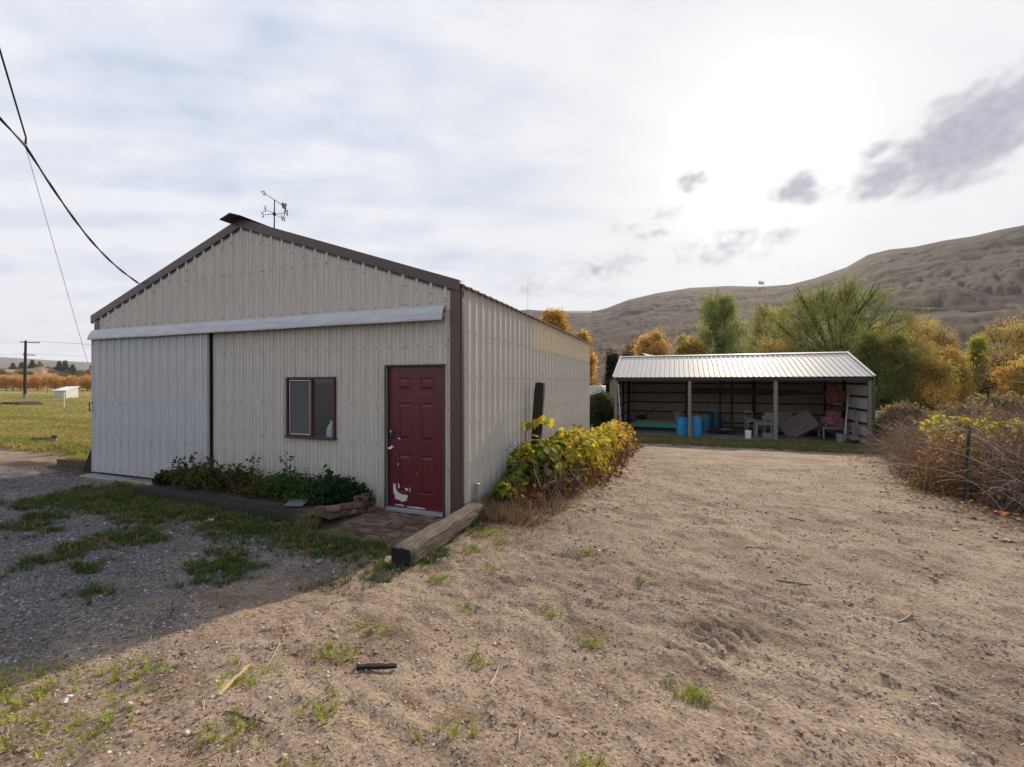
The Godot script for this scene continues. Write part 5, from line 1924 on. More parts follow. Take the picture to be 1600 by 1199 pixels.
func conifer(label: String, x: float, b: float, y: float, h: float, w: float, sd: int, c: Color, group := "") -> void:
	var t := thing("conifer", label, "conifer", V(x, y, b), 0.0, group)
	var rg := RandomNumberGenerator.new()
	rg.seed = sd
	var mb := MB.new()
	mb.tube([Vector3(0, -0.1, 0), Vector3(0, h * 0.5, 0), Vector3(0, h, 0)], [h * 0.03, h * 0.018, h * 0.003], 6)
	part(t, "trunk", mb, M.bark)
	var ws := []
	var cs := []
	for i in 520:
		var f := pow(rg.randf(), 0.6)
		var yy := lerpf(0.08, 1.0, 1.0 - f) * h
		var r := w * 0.5 * f * sqrt(rg.randf()) * (0.75 + 0.5 * nc.get_noise_2d(yy / h * 9.0 + sd, 4.0) + 0.35)
		var an := rg.randf() * TAU
		ws.append(Transform3D(Basis.from_euler(Vector3(0.3, -an, 0)).scaled(Vector3.ONE * h * 0.10), Vector3(cos(an) * r, yy, sin(an) * r)))
		var g := rg.randf_range(0.6, 1.3)
		cs.append(Color(c.r * g, c.g * g, c.b * g))
	scatter(t, "crown", clumps["needle"], M.leaf_dull, ws, cs)


func make_trees() -> void:
	clumps["leafy"] = leaf_clump(9, 0.42, 0.30, 0.28, 0.2, 90)
	clumps["airy"] = leaf_clump(8, 0.45, 0.30, 0.14, 0.55, 91)
	clumps["needle"] = leaf_clump(12, 0.7, 0.9, 0.10, 0.35, 92)
	clumps["small"] = leaf_clump(10, 0.16, 0.10, 0.30, 0.1, 93)
	var gold := [Color(0.60, 0.37, 0.11), Color(0.66, 0.45, 0.14), Color(0.50, 0.28, 0.10)]
	var willow := [Color(0.276, 0.332, 0.099), Color(0.376, 0.386, 0.111), Color(0.221, 0.276, 0.099)]
	var brass := [Color(0.48, 0.38, 0.13), Color(0.38, 0.32, 0.12), Color(0.52, 0.38, 0.14)]
	var yel := [Color(0.70, 0.50, 0.12), Color(0.60, 0.42, 0.12), Color(0.52, 0.42, 0.14)]
	var pinkish := [Color(0.300, 0.180, 0.108), Color(0.336, 0.192, 0.084), Color(0.264, 0.144, 0.084)]
	var g := -1.0
	tree("poplar_tree", "tall orange-gold tree close behind the workshop's far corner", -11.6, 43.6, g, 10.4, 5.4, {pal = gold, lobes = 30, count = 3400, narrow = 0.6, low = 0.08, seed = 3, size = 0.8})
	tree("poplar_tree", "shorter orange tree right of the tall gold one", -9.0, 43.9, g, 8.0, 3.4, {pal = gold, lobes = 20, count = 2000, narrow = 0.6, low = 0.06, seed = 4, size = 0.75})
	conifer("small dark conifer behind the white trailer", -7.6, 56.0, g, 6.4, 2.6, 5, Color(0.015, 0.025, 0.016), "dark conifers left of the shed")
	conifer("dark conifer close to the shed roof's left end", -5.7, 57.0, g, 6.2, 3.0, 6, Color(0.015, 0.025, 0.016), "dark conifers left of the shed")
	tree("bare_tree", "pinkish thin-leaved tree far behind the shed's left end", -10.5, 113.0, g, 14.0, 9.0, {pal = pinkish, lobes = 16, count = 700, clump = "airy", seed = 7, size = 1.2})
	tree("autumn_tree", "low orange-red tree behind the shed roof's left half", -4.0, 80.0, g, 11.6, 7.5, {pal = [Color(0.58, 0.30, 0.12), Color(0.62, 0.40, 0.13), Color(0.46, 0.33, 0.12)], lobes = 16, count = 1500, seed = 8}, "autumn trees behind the shed")
	tree("autumn_tree", "golden tree between the red tree and the green willow", 1.8, 78.0, g, 10.6, 7.0, {pal = yel + brass, lobes = 16, count = 1500, seed = 9}, "autumn trees behind the shed")
	tree("willow_tree", "big rounded grey-green willow behind the middle of the shed", 7.0, 82.8, g, 19.6, 10.5, {pal = willow, lobes = 30, count = 3600, clump = "airy", droop = 1.6, seed = 10, low = 0.2, trunk = 0.35}, "willows behind the shed")
	tree("willow_tree", "thinner brownish willow between the two big willows", 16.2, 93.5, g, 18.8, 12.0, {pal = brass + willow, lobes = 22, count = 2300, clump = "airy", droop = 1.4, seed = 11, low = 0.25, trunk = 0.3}, "willows behind the shed")
	tree("willow_tree", "widest willow with dark bare limbs behind the shed's right half", 22.0, 78.8, g, 18.2, 21.0, {pal = willow + [Color(0.22, 0.20, 0.05)], lobes = 26, count = 3000, clump = "airy", droop = 1.3, seed = 14, low = 0.30, trunk = 0.5, lobe = 0.75, fork = 0.30, limb = 0.6, more = 2.0}, "willows behind the shed")
	tree("willow_tree", "low olive willow filling in behind the wide one", 14.0, 74.0, g, 9.6, 9.0, {pal = brass, lobes = 14, count = 1300, clump = "airy", seed = 13, low = 0.15}, "willows behind the shed")
	tree("green_tree", "dense dark green tree right behind the shed's right corner", 19.8, 56.0, g, 8.2, 6.0, {pal = [Color(0.15, 0.17, 0.045), Color(0.22, 0.21, 0.055)], lobes = 18, count = 2400, clump = "airy", droop = 1.0, seed = 15, low = 0.08})
	tree("green_tree", "olive tree leaning out behind the shed's gable", 24.0, 62.0, g, 8.2, 6.5, {pal = brass + [Color(0.18, 0.19, 0.05)], lobes = 16, count = 1700, clump = "airy", seed = 16, low = 0.08})
	var i := 0
	for q in [[28.5, 74.0, 8.2, 5.5, 0, "bright yellow-orange tree just right of the shed"], [33.0, 78.0, 9.6, 8.5, 1, "large brownish orange tree right of the shed"], [29.2, 64.5, 5.6, 4.5, 0, "small golden tree in front of the brownish one"], [38.4, 78.0, 7.8, 3.2, 2, "slim lime green tree among the orange ones"], [45.0, 85.0, 10.0, 9.5, 1, "broad olive brown tree near the picture's right side"], [52.0, 93.0, 10.2, 6.5, 0, "orange-topped tree at the picture's right edge"], [36.0, 68.0, 5.0, 5.5, 3, "low grey-brown bush tree below the lime tree"], [42.5, 70.0, 5.4, 6.0, 1, "low olive tree before the broad brown one"], [24.5, 58.0, 4.6, 5.0, 0, "low yellow tree beside the shed's right wall"], [30.5, 88.0, 10.5, 8.0, 0, "tall golden tree behind the brownish orange one"], [39.5, 96.0, 11.5, 9.0, 1, "tall brassy tree behind the lime green one"], [48.0, 78.0, 7.0, 6.5, 0, "golden tree low at the picture's right edge"], [33.5, 60.0, 4.4, 5.5, 0, "golden shrub tree above the brambles"]]:
		tree("autumn_tree", q[5], q[0], q[1], g, q[2] * 1.2, q[3], {pal = [yel + gold, brass + [Color(0.30, 0.19, 0.07)], [Color(0.36, 0.38, 0.07), Color(0.44, 0.40, 0.07)], [Color(0.26, 0.19, 0.11), Color(0.30, 0.22, 0.10)]][q[4]], lobes = 16, count = 1700, seed = 30 + i, low = 0.06, flat = 1.5, clump = "airy", narrow = 0.9 if q[4] == 2 else 0.0}, "autumn trees right of the shed")
		i += 1
	# bushes by the shed
	var green := [Color(0.060, 0.090, 0.036), Color(0.084, 0.108, 0.042), Color(0.048, 0.072, 0.034)]
	tree("green_bush", "dark green bush at the shed's left side", -4.5, 26.8, -0.95, 2.0, 2.2, {pal = green, lobes = 14, count = 1500, clump = "small", seed = 50, low = 0.12, size = 1.3, cat = "bush", stem = "stems", fork = 0.15, trunk = 0.05})
	tree("green_bush", "second dark green bush behind the workshop's far end", -6.2, 28.0, -0.96, 2.0, 2.4, {pal = green, lobes = 14, count = 1400, clump = "small", seed = 51, low = 0.12, size = 1.3, cat = "bush", stem = "stems", fork = 0.15, trunk = 0.05})
	var sage := [Color(0.27, 0.20, 0.12), Color(0.33, 0.24, 0.15), Color(0.19, 0.18, 0.085)]
	i = 0
	for q in [[8.9, 23.2, 1.7, 2.0, "grey-green bush against the shed's right corner"], [10.4, 21.6, 1.6, 2.4, "greyish bush between shed corner and brambles"], [12.2, 23.6, 2.1, 2.8, "tawny bush behind the brambles"], [14.6, 22.0, 2.1, 3.0, "wide brown bush far right behind the brambles"]]:
		tree("sage_bush", q[4], q[0], q[1], fall(q[1]) - 0.02, q[2], q[3], {pal = sage, lobes = 16, count = 1700, clump = "small", seed = 60 + i, low = 0.08, size = 1.2, cat = "bush", stem = "stems", fork = 0.12, trunk = 0.04}, "bushes right of the shed")
		i += 1


func cane_mesh(sd: int) -> ArrayMesh:
	var rg := RandomNumberGenerator.new()
	rg.seed = sd
	var mb := MB.new()
	var p := Vector3.ZERO
	var d := Vector3(rg.randf_range(-0.5, 0.5), 1.0, rg.randf_range(-0.5, 0.5)).normalized()
	var bend := Vector3(rg.randf_range(-1, 1), -0.65, rg.randf_range(-1, 1)) * 0.22
	var pts := []
	var rad := []
	for i in 8:
		pts.append(p)
		rad.append(lerpf(0.0065, 0.0022, i / 7.0))
		p += d * 0.19
		d = (d + bend + Vector3(rg.randf_range(-0.12, 0.12), rg.randf_range(-0.1, 0.1), rg.randf_range(-0.12, 0.12))).normalized()
		if i in [2, 4, 5]:
			var s := Vector3(rg.randf_range(-1, 1), rg.randf_range(-0.2, 0.9), rg.randf_range(-1, 1)).normalized()
			mb.tube([p, p + s * 0.16, p + s * 0.30 + Vector3(0, -0.04, 0)], [0.003, 0.0022, 0.0014], 3)
	mb.tube(pts, rad, 4)
	return mb.done(M.cane)


func make_brambles() -> void:
	var canes := []
	for i in 6:
		canes.append(cane_mesh(200 + i))
	var dl := leaf_clump(6, 0.10, 0.07, 0.3, 0.4, 210)
	# clumps: x, depth, radius, height, colour 0 grey-brown 1 russet, label
	var spots := [
		[5.75, 9.0, 1.15, 1.55, 0, "tangled bare bramble clump at the picture's right edge"], [5.3, 10.7, 1.0, 1.30, 1, "russet bramble clump right behind the steel post"], [6.9, 10.6, 1.2, 1.62, 1, "tall bramble clump topped with yellow vine leaves"], [5.75, 12.4, 1.1, 1.30, 0, "grey-brown bramble clump left of the steel post"],
		[7.4, 12.6, 1.3, 1.62, 1, "orange-leaved bramble clump behind the steel post"], [6.5, 14.3, 1.1, 1.35, 0, "bramble clump with pale dead twigs in the thicket's middle"], [8.2, 14.8, 1.4, 1.6, 1, "brown bramble clump deep in the thicket"], [7.1, 16.3, 1.1, 1.35, 0, "grey bramble clump nearest the shed"], [8.9, 17.2, 1.4, 1.5, 0, "grey-brown bramble clump between shed and thicket"], [9.6, 12.4, 1.6, 1.7, 1, "far right bramble clump behind the others"]]
	for q in spots:
		var y0 := gh(q[0], q[1])
		var t := thing("bramble_thicket", q[5], "brambles", V(q[0], y0, q[1]), 0.0, "bramble clumps along the drive")
		var ws := [[], [], [], [], [], []]
		var cs := [[], [], [], [], [], []]
		for i in 620:
			var an := rr(0, TAU)
			var r: float = q[2] * sqrt(R.randf())
			var p := Vector3(cos(an) * r, 0, sin(an) * r)
			var s: float = q[3] * rr(0.6, 1.12) * (1.12 - 0.45 * r / q[2])
			var bs := Basis.from_euler(Vector3(rr(-0.5, 0.5), rr(0, TAU), rr(-0.5, 0.5)))
			if i % 3 == 0:
				p.y = rr(0.1, 0.8) * q[3] * (1.0 - 0.5 * r / q[2])
				bs = Basis.from_euler(Vector3(rr(-1.6, 1.6), rr(0, TAU), rr(-1.6, 1.6)))
				s *= 0.55
			p.y += gh(q[0] + p.x, q[1] - p.z) - y0
			var k := i % 6
			ws[k].append(Transform3D(bs.scaled(Vector3.ONE * s), p))
			var g := rr(0.6, 1.35)
			var c := Color(0.21, 0.14, 0.11) if q[4] == 0 else Color(0.26, 0.145, 0.09)
			if R.randf() < 0.2:
				c = Color(0.42, 0.35, 0.30)
			cs[k].append(Color(c.r * g, c.g * g, c.b * g))
		for k in 6:
			scatter(t, "canes", canes[k], M.cane, ws[k], cs[k])
		var lw := []
		var lc := []
		for i in (2600 if q[4] == 1 else 1300):
			var d := Vector3(R.randfn(), absf(R.randfn()), R.randfn()).normalized()
			var p := Vector3(d.x * q[2], d.y * q[3] * 0.92, d.z * q[2]) * rr(0.45, 1.0)
			if i % 5 == 0:
				p.y = rr(0.0, 0.12)
			p.y += gh(q[0] + p.x, q[1] - p.z) - y0
			lw.append(Transform3D(Basis.from_euler(Vector3(rr(-1, 1), rr(0, TAU), rr(-1, 1))).scaled(Vector3.ONE * rr(0.5, 1.0)), p))
			var g := rr(0.6, 1.3)
			var c: Color = pick([Color(0.42, 0.24, 0.11), Color(0.58, 0.34, 0.10), Color(0.32, 0.18, 0.11), Color(0.50, 0.40, 0.12)]) if q[4] == 1 else pick([Color(0.26, 0.18, 0.12), Color(0.32, 0.24, 0.15)])
			lc.append(Color(c.r * g, c.g * g, c.b * g))
		scatter(t, "dead_leaves", dl, M.leaf, lw, lc)
	# living vine leaves on top of the thicket
	var lm := lobed_leaf().done(M.leaf)
	var t := thing("trailing_vine", "yellow-green vine leaves trailing over the bramble tops", "vine", V(5.9, gh(5.9, 11.9), 11.9))
	var st := MB.new()
	for s in 7:
		var a := Vector3(rr(-0.9, 0.6), 1.0 + 0.1 * s / 3.0, rr(-0.6, 0.9))
		var pts := []
		for k in 7:
			pts.append(a)
			a += Vector3(rr(-0.05, 0.32), rr(0.0, 0.12) if k < 3 else rr(-0.12, 0.06), rr(-0.1, 0.18))
		st.tube(pts, [0.008, 0.007, 0.006, 0.005, 0.004, 0.003, 0.002], 4)
		for p in pts:
			for j in 9:
				var o := MeshInstance3D.new()
				o.mesh = M["vine_%d" % pick([1, 2, 3, 5, 3])]
				o.name = "leaf"
				t.add_child(o, true)
				o.transform = Transform3D(Basis.from_euler(Vector3(rr(-0.6, 1.2), rr(0, TAU), rr(-0.6, 0.6))).scaled(Vector3.ONE * rr(0.07, 0.14)), p + Vector3(rr(-0.16, 0.16), rr(-0.06, 0.12), rr(-0.16, 0.16)))
				if s > 3 and j > 4:
					o.queue_free()
	part(t, "stems", st, M.twig).set_meta("kind", "stuff")
	# steel fence post, leaning a little
	t = thing("steel_post", "dark green steel fence post standing in front of the brambles", "fence post", V(4.40, gh(4.40, 9.28), 9.28))
	t.rotation = Vector3(0.0, 0.3, -0.075)
	var mb := MB.new()
	mb.box(Vector3(0, 0.60, 0), Vector3(0.045, 1.34, 0.006), Basis(), 0.001)
	part(t, "flange", mb, M.steel_post)
	mb = MB.new()
	mb.box(Vector3(0, 0.60, -0.018), Vector3(0.007, 1.34, 0.030), Basis(), 0.001)
	part(t, "web", mb, M.steel_post)
	for k in 12:
		mb = MB.new()
		mb.box(Vector3(0, 0.15 + k * 0.09, 0.006), Vector3(0.012, 0.022, 0.008), Basis(), 0.002)
		part(t, "stud", mb, M.steel_post)
	mb = MB.new()
	mb.tube([Vector3(0, 0, 0), Vector3(0.02, 0.12, 0.0), Vector3(0.03, 0.28, 0.01)], [0.05, 0.045, 0.035], 8)
	solo("wood_stub", "short reddish wooden stub at the foot of the brambles", "stub", mb, M.plank_dark, V(4.95, gh(4.95, 11.6) - 0.02, 11.6))
	mb = MB.new()
	blob(mb, Vector3.ZERO, Vector3(0.07, 0.018, 0.05), 0.9, 3.0, 4.0, 6, 10)  # bits of orange leaf, drawn as one flattened blob
	solo("orange_scrap", "bright orange leaf scrap lying under the brambles", "scrap", mb, M.orange_leaf, V(4.50, gh(4.50, 8.6) + 0.025, 8.6))


# ---------------------------------------------------------------- hills
func interp(t: Array, v: float) -> float:
	if v <= t[0][0]:
		return t[0][1]
	for i in t.size() - 1:
		if v <= t[i + 1][0]:
			var f: float = (v - t[i][0]) / (t[i + 1][0] - t[i][0])
			return lerpf(t[i][1], t[i + 1][1], f)
	return t[-1][1]


func hill(called: String, label: String, a0: float, a1: float, da: float, rings: int, near: float, ridge: Callable, top: Callable, amp: float, tones: Array, freq: float) -> PackedVector3Array:
	var na2 := int((a1 - a0) / da) + 1
	var v := PackedVector3Array()
	var c := PackedColorArray()
	var n := PackedVector3Array()
	v.resize(na2 * (rings + 6)); c.resize(v.size()); n.resize(v.size())
	for i in na2:
		var az := a0 + i * da
		var dir := Vector2(sin(deg_to_rad(az)), cos(deg_to_rad(az)))
		var rr1: float = ridge.call(az)
		var hh: float = top.call(az) * rr1
		for j in rings + 6:
			var f := float(j) / (rings - 1)
			var r := lerpf(near, rr1, f)
			var p := dir * r
			var y: float
			if f <= 1.0:
				var shape := pow(f, 1.18) * 0.85 + smoothstep(0.0, 1.0, f) * 0.15
				y = hh * shape
				# gullies run down the slope
				var warp := na.get_noise_2d(p.x * 0.003, p.y * 0.003) * 2.2
				var gul := maxf(0.0, 0.16 - absf(nc.get_noise_2d(az * freq * 0.55 + warp, f * 0.8 + warp * 0.3))) * 5.0 + maxf(0.0, 0.12 - absf(nc.get_noise_2d(az * freq * 1.7 + warp * 2.0 + 50.0, f * 2.0))) * 3.0
				y -= gul * 0.42 * amp * smoothstep(0.0, 0.12, f) * (1.0 - smoothstep(0.80, 1.0, f))
				y += na.get_noise_2d(p.x * 0.0045, p.y * 0.0045) * amp * 0.75 * smoothstep(0.0, 0.12, f) * (1.0 - smoothstep(0.75, 1.0, f))
				y += nb.get_noise_2d(p.x * 0.02, p.y * 0.02) * amp * 0.08 * smoothstep(0.0, 0.1, f) * (1.0 - smoothstep(0.9, 1.0, f) * 0.8)
			else:
				y = hh - (r - rr1) * 0.35
			y = EYE + y if f > 0.0 else -1.2
			v[i * (rings + 6) + j] = Vector3(p.x, y, -p.y)
			var k := clampf(0.5 + na.get_noise_2d(p.x * 0.006, p.y * 0.012) * 0.9 + nb.get_noise_2d(p.x * 0.03, p.y * 0.03) * 0.45 + nb.get_noise_2d(az * 0.5, y * 0.22) * 0.75, 0.0, 1.0)
			var cc: Color = tones[0].lerp(tones[1], k)
			var br := nc.get_noise_2d(p.x * 0.035, p.y * 0.05)
			if br > 0.22:
				cc = cc.lerp(tones[2], smoothstep(0.22, 0.5, br) * 0.8)
			c[i * (rings + 6) + j] = cc
	var m2 := rings + 6
	for i in na2:
		for j in m2:
			var a := v[maxi(i - 1, 0) * m2 + j]
			var b := v[mini(i + 1, na2 - 1) * m2 + j]
			var d := v[i * m2 + maxi(j - 1, 0)]
			var e := v[i * m2 + mini(j + 1, m2 - 1)]
			n[i * m2 + j] = (b - a).cross(e - d).normalized()
	var ix := PackedInt32Array()
	for i in na2 - 1:
		for j in m2 - 1:
			var k := i * m2 + j
			ix.append_array([k, k + 1, k + m2, k + m2, k + 1, k + m2 + 1])
	var arr := []
	arr.resize(Mesh.ARRAY_MAX)
	arr[Mesh.ARRAY_VERTEX] = v
	arr[Mesh.ARRAY_NORMAL] = n
	arr[Mesh.ARRAY_COLOR] = c
	arr[Mesh.ARRAY_INDEX] = ix
	var me := ArrayMesh.new()
	me.add_surface_from_arrays(Mesh.PRIMITIVE_TRIANGLES, arr)
	if not M.has("hill"):
		var m := mat("hill", Color.WHITE, 1.0, gray_texture(1024, 0.05, 5, 0.62, 1.0, 44), Vector3(0.02, 0.02, 0.02), 60.0, 0.1)
		m.vertex_color_use_as_albedo = true
	me.surface_set_material(0, M.hill)
	var o := MeshInstance3D.new()
	o.mesh = me
	o.name = called
	add_child(o, true)
	setting(o)
	tag(o, label, "hill")
	return v


func make_hills() -> void:
	var sky := [[-60.0, 0.05], [-40.0, 0.10], [-28.0, 0.150], [-18.6, 0.1669], [-13.7, 0.160], [-10.5, 0.1586], [-8.5, 0.1662], [-5.8, 0.1827], [-2.4, 0.1942], [1.5, 0.2009], [5.65, 0.1984], [9.05, 0.191], [11.8, 0.1892], [14.1, 0.1963], [16.8, 0.2095], [18.55, 0.2267], [20.2, 0.2306], [22.0, 0.2284], [24.0, 0.2311], [26.0, 0.2305], [27.5, 0.2333], [28.9, 0.2339], [34.0, 0.230], [45.0, 0.20], [60.0, 0.13], [75.0, 0.05]]
	var far := [[-60.0, 1700.0], [-10.0, 1500.0], [8.0, 1350.0], [20.0, 1050.0], [45.0, 1000.0], [75.0, 1100.0]]
	var dry := [Color(0.115, 0.092, 0.078), Color(0.20, 0.155, 0.115), Color(0.055, 0.05, 0.042)]
	var v := hill("hills", "bare brown grassy hills behind the shed", -45.0, 75.0, 0.16, 84, 200.0, func(a): return interp(far, a), func(a): return interp(sky, a), 10.0, dry, 0.22)
	# the track cut across the slope
	var road := [[-16.0, 0.162], [-7.5, 0.1598], [1.7, 0.1531], [11.6, 0.1437], [20.5, 0.1302], [25.1, 0.1165], [29.0, 0.1102], [40.0, 0.10]]
	var mb := MB.new()
	var m2 := 90
	var line := []
	for i in v.size() / m2:
		var az := -45.0 + i * 0.16
		if az < -15.9 or az > 40.0:
			continue
		var want := interp(road, az)
		for j in range(4, 83):
			var p := v[i * m2 + j]
			var o := v[i * m2 + j - 1]
			var tp := (p.y - EYE) / Vector2(p.x, p.z).length()
			if tp >= want:
				var to := (o.y - EYE) / Vector2(o.x, o.z).length()
				line.append([az, o.lerp(p, clampf((want - to) / maxf(tp - to, 1e-5), 0.0, 1.0))])
				break
	for k in 3:
		for i in range(1, line.size() - 1):
			line[i][1] = (line[i - 1][1] + line[i][1] * 2.0 + line[i + 1][1]) / 4.0
	for i in line.size() - 1:
		if line[i][0] > 4.0 and line[i][0] < 19.0:
			continue
		var p: Vector3 = line[i][1] + Vector3(0, 0.9, 0)
		var q: Vector3 = line[i + 1][1] + Vector3(0, 0.9, 0)
		var out := -Vector3(q.x, 0, q.z).normalized() * 3.0
		mb.quado(p, q, q + out, p + out, Vector3.UP)
		mb.quado(p + out, q + out, q + out + Vector3(0, -2.5, 0), p + out + Vector3(0, -2.5, 0), out)
	var rm := mat("track", lin(0.24, 0.195, 0.145), 1.0)
	var o := part(self, "hill_track", mb, rm)
	setting(o)
	tag(o, "pale track cut across the hillside", "track")
	var lf := [[-110.0, 0.02], [-75.0, 0.038], [-70.3, 0.0378], [-68.0, 0.0356], [-66.0, 0.0338], [-64.0, 0.0325], [-50.0, 0.05], [-40.0, 0.06]]
	hill("far_ridge", "hazy far ridge beyond the orchard", -110.0, -38.0, 0.5, 40, 1300.0, func(_a): return 2800.0, func(a): return interp(lf, a), 24.0, [Color(0.25, 0.21, 0.19), Color(0.33, 0.26, 0.22), Color(0.09, 0.10, 0.10)], 0.3)
	var bl := [[-110.0, 0.008], [-75.0, 0.018], [-70.3, 0.0200], [-69.2, 0.0192], [-68.4, 0.0225], [-67.9, 0.0247], [-67.1, 0.0200], [-66.0, 0.0135], [-64.35, 0.0157], [-60.0, 0.014], [-40.0, 0.006]]
	hill("bluff", "golden eroded bluff beyond the orchard", -110.0, -38.0, 0.12, 30, 420.0, func(_a): return 640.0, func(a): return interp(bl, a), 1.6, [Color(0.36, 0.27, 0.15), Color(0.48, 0.34, 0.19), Color(0.17, 0.14, 0.08)], 2.2)


# ---------------------------------------------------------------- left background, lines, odds and ends
func house(called: String, label: String, at: Vector3, w: float, d: float, h: float, pitch: float, wall: Material, roof: Material, turn := 0.0) -> Node3D:
	var t := thing(called, label, "house", at, turn)
	var mb := MB.new()
	mb.box(Vector3(0, h / 2 - 0.3, 0), Vector3(w, h + 0.6, d), Basis(), 0.01)
	for sg in [-1.0, 1.0]:
		mb.trio(Vector3(sg * w / 2, h, -d / 2), Vector3(sg * w / 2, h, d / 2), Vector3(sg * w / 2, h + d / 2 * pitch, 0), Vector3(sg, 0, 0))
	part(t, "wall", mb, wall)
	mb = MB.new()
	for sg in [-1.0, 1.0]:
		var e := Vector3(0, h - 0.12, sg * (d / 2 + 0.35))
		var r := Vector3(0, h + d / 2 * pitch + 0.06, 0)
		var x := Vector3(w / 2 + 0.3, 0, 0)
		mb.quado(e - x, e + x, r + x, r - x, Vector3(0, 1, sg))
		mb.quado(e - x + Vector3(0, -0.12, 0), e + x + Vector3(0, -0.12, 0), r + x + Vector3(0, -0.12, 0), r - x + Vector3(0, -0.12, 0), Vector3(0, -1, -sg))
		mb.quado(e - x, e + x, e + x + Vector3(0, -0.12, 0), e - x + Vector3(0, -0.12, 0), Vector3(0, 0, sg))
		for s2 in [-1.0, 1.0]:
			mb.quado(e + x * s2, r + x * s2, r + x * s2 + Vector3(0, -0.12, 0), e + x * s2 + Vector3(0, -0.12, 0), Vector3(s2, 0, 0))
	part(t, "roof", mb, roof)
	return t


func window_on(t: Node3D, at: Vector3, w: float, h: float, out: Vector3) -> void:
	var fr := MB.new()
	var bs := Basis(Vector3.UP.cross(out), Vector3.UP, out)
	for q in [[0.0, h / 2, w + 0.12, 0.08], [0.0, -h / 2, w + 0.12, 0.08], [-w / 2, 0.0, 0.08, h], [w / 2, 0.0, 0.08, h]]:
		fr.box(at + bs * Vector3(q[0], q[1], 0.02), Vector3(q[2], q[3], 0.06) if true else Vector3.ONE, bs, 0.004)
	var f := part(t, "window", fr, M.house_white)
	var gl := MB.new()
	gl.box(at + bs * Vector3(0, 0, 0.012), Vector3(w, h, 0.02), bs, 0.0)
	part(f, "pane", gl, M.pane_dark)


